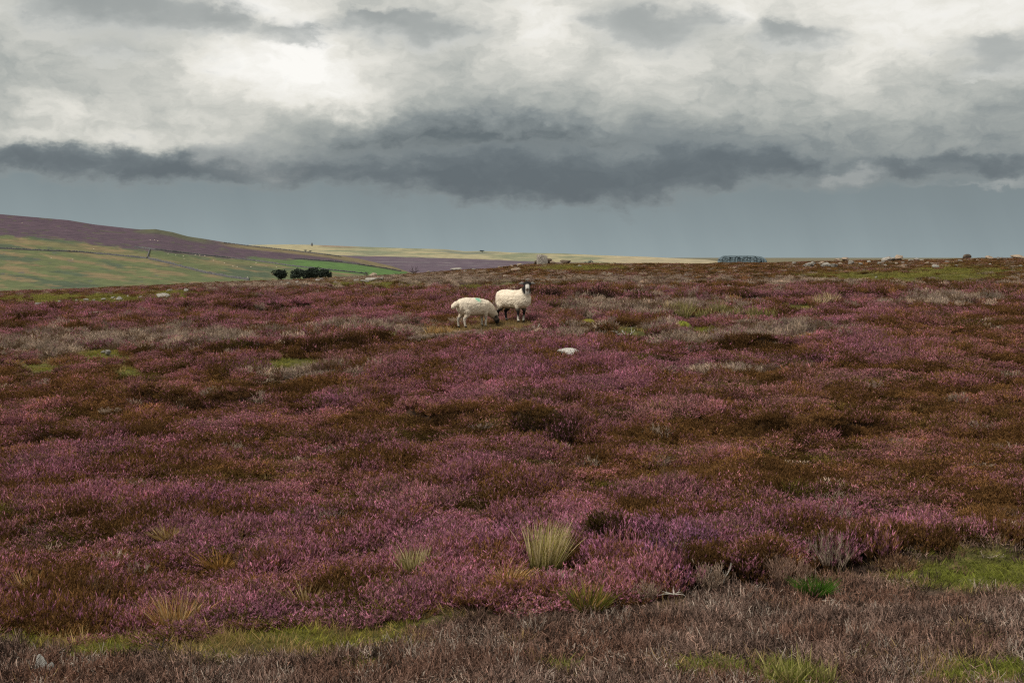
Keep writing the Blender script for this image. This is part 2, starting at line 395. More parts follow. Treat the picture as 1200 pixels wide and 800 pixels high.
# ---------------------------------------------------------------- plant models
class Geo:
    def __init__(s): s.V = []; s.T = []; s.Q = []; s.h = []; s.r = []; s.n = 0
    def add(s, V, h, r, T=None, Q=None):
        V = np.asarray(V)
        if T is not None: s.T.append(np.asarray(T)+s.n)
        if Q is not None: s.Q.append(np.asarray(Q)+s.n)
        s.V.append(V); s.h.append(np.asarray(h)); s.r.append(np.full(len(V), r)); s.n += len(V)
    def mesh(s, name):
        FS = []
        if s.Q: FS.append(np.concatenate(s.Q))
        if s.T: FS.append(np.concatenate(s.T))
        return mesh_np(name, np.concatenate(s.V), FS, attrs={'h': np.concatenate(s.h), 'r': np.concatenate(s.r)})
def ribbon(g, pts, wid, hs, r, side):
    pts = np.asarray(pts); k = len(pts); side = np.asarray(side)
    L = pts-side*np.asarray(wid)[:, None]*.5; R = pts+side*np.asarray(wid)[:, None]*.5
    V = np.concatenate([L, R]); Q = [(i, i+k, i+k+1, i+1) for i in range(k-1)]
    g.add(V, np.concatenate([hs, hs]), r, Q=Q)
def curve(base, d, L, bend, n):
    ts = np.linspace(0, 1, n)
    return base+np.outer(ts*L, d)+np.outer(ts**2*L, bend)
def unit(v): return v/np.linalg.norm(v)
def heather_model(g, R, n, hmin, hmax, rr, spread=.75, fuzz=4, wbody=.0078, off=(0, 0, 0), sprigs=6, ls=.038):
    off = np.array(off)
    for k in range(n):
        q = R*math.sqrt(rr.random()); a = rr.random()*6.283
        b = np.array([math.cos(a)*q*.45, math.sin(a)*q*.45, -.03])+off
        dome = 1-.5*(q/R)**2
        d = unit(np.array([math.cos(a)*q/R*spread+rr.normal(0, .16), math.sin(a)*q/R*spread+rr.normal(0, .16), 1.0]))
        L = rr.uniform(hmin, hmax)*dome+.02
        p = curve(b, d, L, np.array([rr.normal(0, .15), rr.normal(0, .15), rr.uniform(-.1, .1)]), 4)
        r0 = rr.random(); s1 = unit(np.cross(d, [rr.normal(), rr.normal(), .2]))
        ribbon(g, p, [.004, .005, .006, .003], np.array([0, .2, .36, .5]), r0, s1)
        for j in range(sprigs):
            t_ = rr.uniform(.55, 1.0) if j else 1.0
            c = np.array([np.interp(t_, [0, .333, .667, 1], p[:, i]) for i in range(3)])
            dd = unit(d*.6+rr.normal(0, .5, 3)*[1, 1, .3]+np.array([0, 0, .65])); l = ls*rr.uniform(.6, 1.35)
            w = wbody*rr.uniform(.7, 1.3); r = (r0*.6+rr.random()*.4) % 1.0
            sa = unit(np.cross(dd, rr.normal(0, 1, 3))); sb = np.cross(dd, sa)
            pp = curve(c, dd, l, np.array([rr.normal(0, .15), rr.normal(0, .15), .1]), 3); hs = np.array([.42, .75, 1.0])
            ribbon(g, pp, [w*.5, w, .001], hs, r, sa); ribbon(g, pp, [w*.5, w, .001], hs, r, sb)
            for f in range(fuzz):
                ft = rr.random(); cc = pp[0]*(1-ft)+pp[2]*ft
                out = unit(rr.normal(0, 1, 3)+dd*.5); fl = rr.uniform(.005, .011); sd_ = unit(np.cross(out, rr.normal(0, 1, 3)))*fl*.38
                h_ = .45+.55*ft
                g.add([cc-sd_, cc+sd_, cc+out*fl], [h_, h_, min(1, h_+.1)], r, T=[(0, 1, 2)])
def grass_model(g, R, n, hmin, hmax, rr, w=.004, jit=.2, lean=.5, curl=.4, off=(0, 0, 0), dirb=(0, 0), seg=5):
    off = np.array(off)
    for k in range(n):
        q = R*math.sqrt(rr.random()); a = rr.random()*6.283
        b = np.array([math.cos(a)*q, math.sin(a)*q, -.02])+off
        d = unit(np.array([math.cos(a)*q/R*lean+rr.normal(0, jit)+dirb[0], math.sin(a)*q/R*lean+rr.normal(0, jit)+dirb[1], 1.0]))
        L = rr.uniform(hmin, hmax)*(1 if rr.random() < .62 else rr.uniform(.3, .8))
        o2 = np.array([d[0], d[1], 0]); bend = o2*curl*rr.uniform(.3, 1.3)+np.array([rr.normal(0, .08), rr.normal(0, .08), -curl*rr.uniform(0, .5)])
        p = curve(b, d, L, bend, seg); hs = np.linspace(0, 1, seg)
        s1 = unit(np.cross(d, [rr.normal(), rr.normal(), 0.1]))
        ww = w*rr.uniform(.6, 1.4)*np.array([1, 1, .9, .65, .12])[:seg]
        ribbon(g, p, ww, hs, rr.random(), s1)
def stub_model(g, R, n, rr, hmin=.05, hmax=.15, litter=10):
    for k in range(n):
        q = R*math.sqrt(rr.random()); a = rr.random()*6.283
        b = np.array([math.cos(a)*q, math.sin(a)*q, -.015])
        d = unit(np.array([rr.normal(0, .42), rr.normal(0, .42), 1.0])); L = rr.uniform(hmin, hmax)
        p = curve(b, d, L, np.array([rr.normal(0, .12), rr.normal(0, .12), 0]), 3); r = rr.random()
        s1 = unit(np.cross(d, [rr.normal(), rr.normal(), .1])); w = rr.uniform(.003, .0068)
        ribbon(g, p, [w, w*.9, w*.5], np.linspace(0, 1, 3), r, s1)
        ribbon(g, p, [w, w*.9, w*.5], np.linspace(0, 1, 3), r, np.cross(d, s1))
        for j in range(rr.integers(0, 3)):
            c = p[1]+(p[2]-p[1])*rr.random(); dd = unit(np.array([rr.normal(), rr.normal(), .7]))
            l = rr.uniform(.015, .04); s = unit(np.cross(dd, rr.normal(0, 1, 3)))*.0018
            g.add([c-s, c+s, c+dd*l], [.7, .7, 1], r, T=[(0, 1, 2)])
    for k in range(litter):
        q = R*math.sqrt(rr.random()); a = rr.random()*6.283; b = np.array([math.cos(a)*q, math.sin(a)*q, rr.uniform(.002, .02)])
        t = rr.random()*6.283; d = np.array([math.cos(t), math.sin(t), rr.normal(0, .25)]); L = rr.uniform(.03, .1)
        ribbon(g, [b, b+d*L*.5, b+d*L], [.003, .004, .002], np.array([.6, .8, 1]), rr.random(), unit(np.cross(d, [0, .3, 1.])))

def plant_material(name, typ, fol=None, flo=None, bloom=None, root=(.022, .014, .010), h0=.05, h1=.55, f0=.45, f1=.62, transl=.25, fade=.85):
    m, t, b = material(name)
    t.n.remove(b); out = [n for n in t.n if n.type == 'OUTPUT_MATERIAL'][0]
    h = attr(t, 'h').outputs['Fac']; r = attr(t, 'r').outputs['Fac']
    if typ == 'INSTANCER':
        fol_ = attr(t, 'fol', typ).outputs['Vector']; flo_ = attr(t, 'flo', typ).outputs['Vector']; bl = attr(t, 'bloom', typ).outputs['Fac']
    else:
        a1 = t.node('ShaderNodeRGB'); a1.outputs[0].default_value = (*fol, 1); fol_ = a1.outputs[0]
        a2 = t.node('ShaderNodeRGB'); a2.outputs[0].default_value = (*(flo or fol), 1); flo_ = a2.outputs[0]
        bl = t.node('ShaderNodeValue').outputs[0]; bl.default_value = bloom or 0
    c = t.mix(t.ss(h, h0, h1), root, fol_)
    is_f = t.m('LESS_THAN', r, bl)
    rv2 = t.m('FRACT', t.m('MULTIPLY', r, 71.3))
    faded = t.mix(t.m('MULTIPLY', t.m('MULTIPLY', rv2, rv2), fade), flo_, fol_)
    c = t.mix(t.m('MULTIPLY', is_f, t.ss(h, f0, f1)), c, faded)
    rv = t.m('FRACT', t.m('MULTIPLY', r, 37.7))
    v = t.m('ADD', .5, t.m('MULTIPLY', rv, .95))
    cv = t.node('ShaderNodeCombineXYZ')
    for k in range(3): t.l.new(v, cv.inputs[k])
    c = t.vm('MULTIPLY', c, cv.outputs[0])
    d = t.node('ShaderNodeBsdfDiffuse'); tr = t.node('ShaderNodeBsdfTranslucent'); mx = t.node('ShaderNodeMixShader')
    t.l.new(c, d.inputs[0]); t.l.new(c, tr.inputs[0]); mx.inputs[0].default_value = transl
    t.l.new(d.outputs[0], mx.inputs[1]); t.l.new(tr.outputs[0], mx.inputs[2]); t.l.new(mx.outputs[0], out.inputs[0])
    return m

def model_collection(cname, n, fn, mat):
    c = bpy.data.collections.new(cname)
    for k in range(n):
        g = Geo(); fn(g, np.random.default_rng(100+k)); me = g.mesh(cname+'_model'); me.materials.append(mat)
        o = bpy.data.objects.new(cname+'_model', me); c.objects.link(o)
    return c
def scatter(name, pts, rot, scl, idx, fol, flo, bloom, coll, label, cat):
    me = bpy.data.meshes.new(name)
    me.vertices.add(len(pts)); me.vertices.foreach_set('co', np.asarray(pts, np.float32).ravel())
    for k, v in dict(rot=rot, scl=scl, fol=fol, flo=flo).items():
        me.attributes.new(k, 'FLOAT_VECTOR', 'POINT').data.foreach_set('vector', np.asarray(v, np.float32).ravel())
    me.attributes.new('bloom', 'FLOAT', 'POINT').data.foreach_set('value', np.asarray(bloom, np.float32))
    me.attributes.new('idx', 'INT', 'POINT').data.foreach_set('value', np.asarray(idx, np.int32))
    o = link(name, me); tag(o, label, cat, kind='stuff')
    ng = bpy.data.node_groups.new(name+'_nodes', 'GeometryNodeTree')
    ng.interface.new_socket('Geometry', in_out='INPUT', socket_type='NodeSocketGeometry')
    ng.interface.new_socket('Geometry', in_out='OUTPUT', socket_type='NodeSocketGeometry')
    N = ng.nodes; gi = N.new('NodeGroupInput'); go = N.new('NodeGroupOutput'); ip = N.new('GeometryNodeInstanceOnPoints'); ci = N.new('GeometryNodeCollectionInfo')
    ci.inputs['Collection'].default_value = coll; ci.inputs['Separate Children'].default_value = True; ci.inputs['Reset Children'].default_value = True
    def na(nm, ty):
        n = N.new('GeometryNodeInputNamedAttribute'); n.data_type = ty; n.inputs['Name'].default_value = nm
        return n.outputs['Attribute']
    ng.links.new(gi.outputs[0], ip.inputs['Points']); ng.links.new(ci.outputs[0], ip.inputs['Instance'])
    ip.inputs['Pick Instance'].default_value = True
    ng.links.new(na('idx', 'INT'), ip.inputs['Instance Index']); ng.links.new(na('rot', 'FLOAT_VECTOR'), ip.inputs['Rotation']); ng.links.new(na('scl', 'FLOAT_VECTOR'), ip.inputs['Scale'])
    ng.links.new(ip.outputs[0], go.inputs[0])
    md = o.modifiers.new('scatter', 'NODES'); md.node_group = ng
    return o

def grid_points(bands, a=.40, b=1.8):
    P = []
    for d0, d1, s in bands:
        ny = int((d1-d0)/s)+1
        for k in range(ny):
            y = d0+k*s; w = a*y+b; nx = int(2*w/s)
            xs = -w+(np.arange(nx)+.5)*s+rng.uniform(-.5, .5, nx)*s
            P.append(np.stack([xs, y+rng.uniform(-.5, .5, nx)*s], 1))
    return np.concatenate(P)
def lerp(w, a, b): return a*(1-w[:, None])+np.array(b)*w[:, None]

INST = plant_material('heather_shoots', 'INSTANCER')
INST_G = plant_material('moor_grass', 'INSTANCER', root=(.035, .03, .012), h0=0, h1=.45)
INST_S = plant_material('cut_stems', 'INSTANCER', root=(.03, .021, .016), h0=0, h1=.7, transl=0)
C_HEA = model_collection('heather', 9, lambda g, r: heather_model(g, .22, 80, .15, .24, r, fuzz=3), INST)
C_DEAD = model_collection('dead_heather', 5, lambda g, r: heather_model(g, .23, 55, .16, .27, r, fuzz=2, wbody=.005, ls=.06), INST)
C_GRASS = model_collection('grass', 6, lambda g, r: grass_model(g, .12, 60, .05, .15, r), INST_G)
C_STUB = model_collection('stubble', 6, lambda g, r: stub_model(g, .11, 26, r), INST_S)

def scatter_cover():
    P = grid_points([(8.8, 20, .135), (20, 34, .175), (34, 60, .24), (60, 104, .33)])
    x, y = P[:, 0], P[:, 1]; z = zones(x, y); n = len(x)
    gz = ground_z(x, y)
    u = rng.random(n)
    n1 = fbm(x, y, 2.2, 3, 31); n2 = fbm(x, y, .8, 2, 32); n3 = fbm(x, y, 6, 3, 33); n4 = fbm(x, y, 1.4, 3, 34)
    cut = sstep(-3, 3, z['e']-9*(z['px'] < 520)*sstep(-.1, .5, fbm(x, y, .5, 2, 25)))
    # ---- what grows at each point
    p_no = np.clip(cut+z['green']*1.25+z['tan']*.55, 0, 1)
    p_grey = np.clip(z['grey']*(.95+.7*n2)+.01+.10*sstep(360, 335, z['row']), 0, 1)
    is_h = u > p_no
    v = rng.random(n); is_grey = is_h & (v < p_grey); is_h = is_h & ~is_grey
    far = sstep(50, 80, y); 
    wx = x+.18*fbm(x, y, .5, 2, 37); wy = y+.18*fbm(x, y, .5, 2, 38)
    ce, cr = cells(wx, wy, .85, 1)
    hol = sstep(.22, .02, ce)*(1-.4*far)
    hs = (.88+.38*n1+.20*n2+.50*cr[0])*(1-.5*hol)*(1-.35*far)*(1-.35*z['brown'])*(1-.4*sstep(345, 322, z['row']))
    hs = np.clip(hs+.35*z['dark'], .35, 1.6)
    hs = hs*(1-.45*z['tan'])
    keep = np.ones(n, bool)
    for (cx, cy, r, fr) in CLEAR:              # open ground round a thing, low growth on the side towards the road
        dx = x-cx; dy = y-cy
        keep &= (dx*dx+dy*dy) > r*r
        lo = (abs(dx) < r*1.2) & (dy < 0) & (dy > -(r+fr))
        hs = np.where(lo, hs*.55, hs)
    is_h &= keep; is_grey &= keep
    foot = sstep(-16, -2, z['e'])*(z['px'] < 720); hs = hs*(1-.35*foot)
    # ---- flowering heather
    i = np.where(is_h)[0]; k = len(i)
    jit = rng.normal(0, 1, (k, 1))
    fol = np.tile(np.array([.215, .115, .045]), (k, 1))
    fol = lerp(sstep(-.1, .5, n4[i]), fol, (.155, .125, .032))
    fol = lerp(z['brown'][i]*sstep(-.5, .4, n2[i])*.75, fol, (.235, .122, .048))
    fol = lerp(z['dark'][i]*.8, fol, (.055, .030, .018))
    fol = fol*np.exp(jit*.24)*(1-.5*hol[i])[:, None]*(1+.5*cr[1][i])[:, None]  # shade in the hollows between bushes is darkened into the foliage colour
    flo = np.tile(np.array([.505, .222, .305]), (k, 1))
    flo = lerp(sstep(0, .6, n3[i]), flo, (.48, .24, .26))
    flo = lerp(sstep(.1, .6, n1[i]+.25*rng.normal(0, 1, k)*.6)*.7, flo, (.45, .185, .335))
    flo = lerp(z['mag'][i]*.45, flo, (.49, .21, .34))
    flo = lerp(z['brown'][i]*.75, flo, (.48, .225, .21))
    flo = lerp(sstep(350, 325, z['row'][i])*.5, flo, (.36, .20, .21))
    flo = flo*np.exp(rng.normal(0, .17, (k, 1))+.27*cr[2][i][:, None])
    bloom = .50+.58*n4[i]+.35*n2[i]+.20*z['mag'][i]-.24*z['brown'][i]-.35*z['dark'][i]-.30*hol[i]+.42*cr[1][i]+rng.normal(0, .17, k)
    bloom -= sstep(.35, .75, fbm(x[i], y[i], 1.7, 3, 41))*.42
    bloom -= .22*sstep(352, 330, z['row'][i])
    bloom = np.clip(bloom, .03, .97)
    s = hs[i]; w = np.clip(rng.normal(1.05, .12, k), .75, 1.4)*(1+.25*sstep(45, 70, y[i]))
    scl = np.stack([w, w, s*rng.uniform(.85, 1.15, k)], 1)
    rot = np.stack([rng.normal(0, .10, k), rng.normal(0, .10, k), rng.uniform(0, 6.28, k)], 1)
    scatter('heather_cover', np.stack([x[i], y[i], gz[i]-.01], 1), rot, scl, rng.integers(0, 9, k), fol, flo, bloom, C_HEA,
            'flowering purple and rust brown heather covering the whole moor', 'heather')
    # ---- bleached heather
    i = np.where(is_grey)[0]; k = len(i)
    fol = np.tile(np.array([.43, .34, .265]), (k, 1))*np.exp(rng.normal(0, .25, (k, 1)))
    fol = lerp((rng.random(k) < .3)*1.0, fol, (.2, .13, .08))
    flo = np.tile(np.array([.36, .20, .25]), (k, 1))
    s = hs[i]*.95
    scl = np.stack([np.full(k, 1.05), np.full(k, 1.05), s], 1); rot = np.stack([rng.normal(0, .12, k), rng.normal(0, .12, k), rng.uniform(0, 6.28, k)], 1)
    scatter('bleached_heather_cover', np.stack([x[i], y[i], gz[i]-.01], 1), rot, scl, rng.integers(0, 5, k), fol, flo, np.clip(rng.normal(.12, .15, k), 0, .6), C_DEAD,
            'grey bleached woody heather growing in pale bands across the moor', 'dead heather')
    # ---- grass
    P2 = grid_points([(8.8, 18.5, .085), (18.5, 34, .13), (34, 90, .22)])
    x2, y2 = P2[:, 0], P2[:, 1]; z2 = zones(x2, y2); u = rng.random(len(x2)); n5 = fbm(x2, y2, .6, 3, 51)
    cut2 = sstep(-3, 3, z2['e'])
    thin = .016*(1-cut2)+.03*cut2*(n5 > .2)
    i = np.where((u < np.maximum(z2['green']*np.maximum(.9+n5*1.1, .7)*np.where(cut2 > .5, .85, 1), z2['tan']*.6)) | (u < thin))[0]; k = len(i)
    g_ = z2['green'][i] > rng.random(k)*.9
    fol = np.where(g_[:, None], np.array([.19, .18, .032]), np.array([.32, .22, .095]))*np.exp(rng.normal(0, .2, (k, 1)))
    fol = lerp(sstep(-.1, .4, n5[i])*(g_)*.8, fol, (.24, .18, .05))
    fol = lerp(g_*cut2[i]*(z2['px'][i] > 600)*.75, fol, (.15, .175, .032))
    top = (y2[i] > 40)*.6; fol = lerp(top, fol, (.17, .16, .045))
    s = np.where(g_, rng.uniform(.25, .75, k), rng.uniform(.7, 1.25, k))
    wf = 1.1+1.0*sstep(35, 55, y2[i]); scl = np.stack([wf, wf, s], 1); rot = np.stack([rng.normal(0, .1, k), rng.normal(0, .1, k), rng.uniform(0, 6.28, k)], 1)
    scatter('moor_grass', np.stack([x2[i], y2[i], ground_z(x2[i], y2[i])-.005], 1), rot, scl, rng.integers(0, 6, k), fol, fol, np.zeros(k), C_GRASS,
            'short green and straw coloured grass and moss between the heather', 'grass')
    # ---- cut or burnt stems in the foreground
    P3 = grid_points([(8.8, 11.5, .075), (11.5, 16.5, .09)])
    x3, y3 = P3[:, 0], P3[:, 1]; z3 = zones(x3, y3); n6 = fbm(x3, y3, .7, 3, 61)
    right = sstep(480, 620, z3['px'])
    w3 = np.maximum(z3['stub'], sstep(0, 4, z3['e'])*right)*(1-.97*z3['green'])
    i = np.where(rng.random(len(x3)) < w3*np.clip(.72+.8*n6, .08, 1))[0]; k = len(i)
    fol = np.tile(np.array([.275, .185, .148]), (k, 1))*np.exp(rng.normal(0, .28, (k, 1)))
    fol = lerp(sstep(-.2, .5, fbm(x3[i], y3[i], 1.2, 2, 62)), fol, (.25, .14, .10))
    fol = lerp((rng.random(k) < .12)*1., fol, (.44, .36, .30))
    fol = lerp((rng.random(k) < .26)*.85, fol, (.05, .036, .03))
    scl = np.stack([np.full(k, 1.15), np.full(k, 1.15), np.clip(.8+.5*n6[i]+rng.normal(0, .15, k), .3, 1.5)], 1)
    rot = np.stack([rng.normal(0, .12, k), rng.normal(0, .12, k), rng.uniform(0, 6.28, k)], 1)
    scatter('heather_stubble', np.stack([x3[i], y3[i], ground_z(x3[i], y3[i])], 1), rot, scl, rng.integers(0, 6, k), fol, fol, np.zeros(k), C_STUB,
            'grey brown stubble of cut heather stems in the foreground', 'stubble')

# ---------------------------------------------------------------- tussocks, bushes, twigs (each a thing)
_mats = {}
CLEAR = []      # (x, y, radius): where another plant or stone stands, the heather keeps off
def pmat(name, *a, **k):
    if name not in _mats: _mats[name] = plant_material(name, 'GEOMETRY', *a, **k)
    return _mats[name]
def tussock(name, px, row, wpx, hpx, fol, label, cat='grass tuft', tip=None, group=None, n=190, w=.0062, lean=.5, curl=.35, dirb=(0, 0), bl=.5, jit=.2):
    x, y, z = at_vis(px, row); s = F/y; R = wpx/s*.5; H = hpx/s+(.10 if y < 20 else .02); CLEAR.append((x, y, R*.8+.05, R*.8+.25))
    g = Geo(); rr = np.random.default_rng(int(px*7+row))
    grass_model(g, R*.55, int(n*1.9), H*.55, H*1.1, rr, w=w*(1+y/40), lean=lean, curl=curl, dirb=dirb, jit=jit)
    me = g.mesh(name)
    o = link(name, me, pmat('blades_%s' % ('_'.join('%d' % (c*100) for c in fol)), fol, tip or fol, bl, root=(fol[0]*.3, fol[1]*.32, fol[2]*.25), h0=0, h1=.5, f0=.1, f1=.5))
    o.location = (x, y, z-.01); tag(o, label, cat, group)
    return o
GREEN = (.13, .15, .03); STRAW = (.50, .37, .20); OCHRE = (.38, .22, .08); PALE = (.52, .43, .26)
tussock('rush_tussock', 638, 668, 58, 52, (.30, .27, .07), 'tallest yellow green rush tussock standing in the mauve heather at the lower centre', 'rush tussock', tip=(.58, .47, .27), w=.005, n=330, lean=.2, curl=.22, dirb=(.13, 0), bl=.75, jit=.14)
tussock('rush_tussock', 487, 674, 40, 30, (.26, .23, .07), 'smaller pale green tussock in heather left of the tallest rush tussock', 'rush tussock', tip=(.56, .46, .27), n=200, lean=.3, bl=.75, jit=.13)
tussock('grass_tussock', 594, 687, 56, 22, OCHRE, 'low ochre brown grass tussock just below left of the tallest rush tussock', tip=STRAW, n=260, lean=.9, curl=.5)
tussock('grass_tussock', 688, 716, 54, 28, (.13, .13, .025), 'dark green grass tuft with ochre tips at the edge of the cut ground', tip=OCHRE, n=260, lean=.6, bl=.35)
tussock('grass_tussock', 205, 738, 60, 36, OCHRE, 'large straw coloured grass tussock above the green strip at lower left', tip=(.46, .33, .17), n=300, lean=.6, bl=.65)
tussock('grass_tussock', 358, 710, 46, 22, (.26, .16, .06), 'tan grass tussock in heather right of the large straw coloured tussock', tip=STRAW, n=180, lean=.9, curl=.5)
tussock('grass_tussock', 258, 667, 50, 18, (.27, .14, .04), 'orange brown grass tussock lying low in the left heather', tip=OCHRE, n=200, lean=1.0, curl=.5)
tussock('grass_tussock', 200, 634, 36, 17, (.26, .16, .05), 'small olive brown tussock with dark base, uppermost in the left heather', tip=STRAW, n=180, lean=.7)
tussock('grass_tussock', 32, 694, 46, 20, OCHRE, 'ochre grass tussock close to the left border', tip=STRAW, n=220, lean=.8)
tussock('grass_tussock', 955, 698, 34, 20, (.055, .12, .015), 'small rounded vivid green grass tuft on brown cut ground at right', n=240, lean=.8, w=.004)
for i, (a, b) in enumerate([(905, 797), (925, 800), (947, 796), (968, 800)]):
    tussock('grass_tuft', a, b, 34, [24, 32, 28, 20][i], (.20, .20, .055), 'thin pale green grass blades at bottom edge right of centre', tip=(.36, .31, .13), n=30, lean=.35, group='thin grass tufts at the bottom edge')
for i in range(13):
    px = 795+i*9+rng.uniform(-5, 5)
    tussock('rush_tussock', px, 373-rng.uniform(-2, 7), 22, rng.uniform(9, 20), (.19, .17, .055), 'yellow green rushes in the wide stand right of the sheep', 'rushes', tip=(.34, .27, .14), n=55, lean=.3, curl=.15, group='rushes in the stand right of the sheep')
for i, (a, b, h) in enumerate([(782, 364, 16), (960, 358, 17), (975, 357, 19)]):
    tussock('straw_plume', a, b, 20 if i else 16, h, STRAW, ['pale straw plume left of the wide rush stand', 'left straw plume right of the wide rush stand', 'right straw plume right of the wide rush stand'][i], 'grass plume', tip=PALE, n=60, lean=.45)
for i, (a, b, h) in enumerate([(507, 393, 14), (522, 391, 12)]):
    tussock('grass_tussock', a, b, 20, h, OCHRE, ['pale dry grass tuft left of the grazing sheep, the farther out', 'pale dry grass tuft at the heels of the grazing sheep'][i], tip=STRAW, n=90, lean=.4)
for i, (a, b) in enumerate([(236, 371), (343, 374), (445, 350)]):
    tussock('grass_tussock', a, b, 26, 10, (.25, .13, .05), 'rusty dry grass below the dark heather bank at left', tip=STRAW, n=70, lean=.4, group='rusty grass below the dark heather bank')

def bush(px, row, wpx, hpx, fol, flo, bloom, label, name='heather_bush', n=None, fuzz=4, wb=.011, mat=None):
    x, y, z = at_vis(px, row); s = F/y; R = wpx/s*.5; H = hpx/s; CLEAR.append((x, y, R*.55, .1))
    g = Geo(); rr = np.random.default_rng(int(px*3+row))
    n = n or int(min(900, 90+1400*R*R)) if y < 20 else int(min(260, 90+260*R*R))
    heather_model(g, R, n, H*.75, H*1.1, rr, spread=min(1.6, R/H*.75), fuzz=fuzz, wbody=wb)
    me = g.mesh(name)
    o = link(name, me, pmat(mat or 'bush_%d_%d' % (px, row), fol, flo, bloom)); o.location = (x, y, z-.02)
    tag(o, label, 'heather bush' if name == 'heather_bush' else 'dead bush')
    return o
DK = (.05, .033, .02)
bush(618, 351, 34, 17, DK, (.2, .07, .13), .2, 'dark heather bush nearest the right side of the standing sheep')
bush(646, 352, 34, 18, DK, (.2, .08, .13), .3, 'dark heather bush, second to the right of the standing sheep')
bush(703, 352, 46, 20, DK, (.25, .08, .15), .25, 'blackish rounded heather bush at the right end of the dark bank beside the sheep')
bush(665, 524, 50, 40, (.07, .045, .02), (.42, .18, .26), .4, 'bushy dark heather clump with black hollow in mid moor')
bush(620, 508, 50, 32, (.07, .045, .02), (.40, .17, .24), .35, 'dark heather clump up left of the black hollow in mid moor')
bush(780, 668, 50, 48, (.10, .07, .03), (.40, .17, .32), .7, 'tall magenta heather bush near the cut ground right of centre')
bush(815, 655, 70, 42, (.10, .07, .03), (.42, .19, .33), .7, 'broad magenta heather bush behind the beige dead bush')
bush(792, 690, 26, 30, (.10, .07, .03), (.46, .19, .38), .85, 'small vivid purple heather bush at the edge of the cut ground')
DEADC = (.36, .265, .20)
bush(832, 692, 42, 34, DEADC, (.42, .33, .26), .3, 'beige grey dead heather bush with pale stems at the edge of the cut ground', 'dead_bush', fuzz=2, wb=.005)
bush(925, 686, 56, 36, (.31, .20, .15), (.36, .25, .19), .3, 'brown dead heather bush left of the vivid green tuft, the broadest', 'dead_bush', fuzz=2, wb=.005)
bush(905, 672, 50, 26, (.28, .18, .13), (.34, .24, .18), .3, 'brown dead heather bush behind the broadest dead bush', 'dead_bush', fuzz=2, wb=.005)
bush(755, 705, 34, 26, DEADC, (.42, .33, .26), .2, 'small beige dead heather bush below the tall magenta bush', 'dead_bush', fuzz=2, wb=.004)
bush(1050, 668, 60, 22, (.26, .15, .09), (.3, .2, .13), .3, 'rust brown dead heather bush above the cut ground at far right', 'dead_bush', fuzz=2, wb=.005)

def bark(name, c):
    m, t, b = material(name); g = t.node('ShaderNodeTexCoord')
    n = t.noise(g.outputs['Object'], 40, 4, .6)
    t.l.new(t.ramp(n, [(.3, tuple(v*.6 for v in c)), (.7, c)]), b.inputs['Base Color']); return m
M_TWIG = bark('bleached_wood', (.5, .46, .40)); M_TWIGD = bark('dark_wood', (.06, .045, .04))
def tube(V, Fc, pts, rad, k=5):
    base = len(V); pts = [Vector(p) for p in pts]
    for i, p in enumerate(pts):
        d = (pts[min(i+1, len(pts)-1)]-pts[max(i-1, 0)]).normalized()
        a = d.orthogonal().normalized(); b = d.cross(a)
        for j in range(k):
            an = 2*math.pi*j/k; V.append(tuple(p+(a*math.cos(an)+b*math.sin(an))*rad[i]))
    for i in range(len(pts)-1):
        for j in range(k): Fc.append((base+i*k+j, base+i*k+(j+1) % k, base+(i+1)*k+(j+1) % k, base+(i+1)*k+j))
    Fc.append(tuple(base+j for j in range(k))[::-1]); Fc.append(tuple(base+(len(pts)-1)*k+j for j in range(k)))
def twig(px, row, lpx, mat, label, n=4, flat=.5, seed=0, rad=.012):
    x, y, z = at_vis(px, row); s = F/y; L = lpx/s; r = random.Random(seed)
    V, Fc = [], []
    for i in range(n):
        a = r.uniform(0, 6.28); d = Vector((math.cos(a), math.sin(a)*.5, r.uniform(.2, 1.2)*(1-flat)+.1)).normalized()
        p = Vector((r.uniform(-.1, .1)*L, 0, 0)); pts = [p]; l = L*r.uniform(.5, 1)
        for q in range(4):
            p = p+d*l/4; pts.append(p); d = (d+Vector((r.uniform(-.4, .4), r.uniform(-.4, .4), r.uniform(-.3, .3)))).normalized()
        tube(V, Fc, pts, [rad, rad*.8, rad*.65, rad*.5, rad*.25])
        p = pts[2]; d2 = (d+Vector((r.uniform(-.8, .8), 0, .6))).normalized()
        tube(V, Fc, [p, p+d2*l*.2, p+d2*l*.35+Vector((0, 0, .02))], [rad*.55, rad*.4, rad*.2])
    me = bpy.data.meshes.new('twig'); me.from_pydata(V, [], Fc)
    o = link('bare_twig', me, mat); o.location = (x, y, z+.06); tag(o, label, 'twig'); return o
twig(630, 388, 12, M_TWIG, 'pale bare twig sticking up right of the standing sheep', n=2, flat=0, seed=2, rad=.016)
twig(736, 396, 22, M_TWIG, 'tangle of bleached twigs lying left of the bright green moss hummock', n=6, flat=.9, seed=5, rad=.013)
twig(765, 392, 16, M_TWIG, 'few bleached twigs lying close beside the bright green moss hummock', n=4, flat=.9, seed=8, rad=.013)
twig(790, 704, 20, M_TWIG, 'pale fallen twigs at the upper edge of the cut ground right of centre', n=6, flat=.9, seed=4, rad=.006)
twig(848, 690, 30, M_TWIG, 'pale stems poking from the beige dead bush', n=5, flat=.5, seed=6, rad=.005)
twig(188, 768, 24, M_TWIGD, 'blackened upright twigs standing in the green strip at lower left', n=6, flat=.0, seed=9, rad=.004)
twig(485, 318, 13, M_TWIGD, 'dark bare bush on the skyline left of the sheep', n=7, flat=0, seed=12, rad=.02)
twig(430, 320, 8, M_TWIGD, 'dark sprig on the skyline beside the bright green field', n=4, flat=0, seed=13, rad=.02)

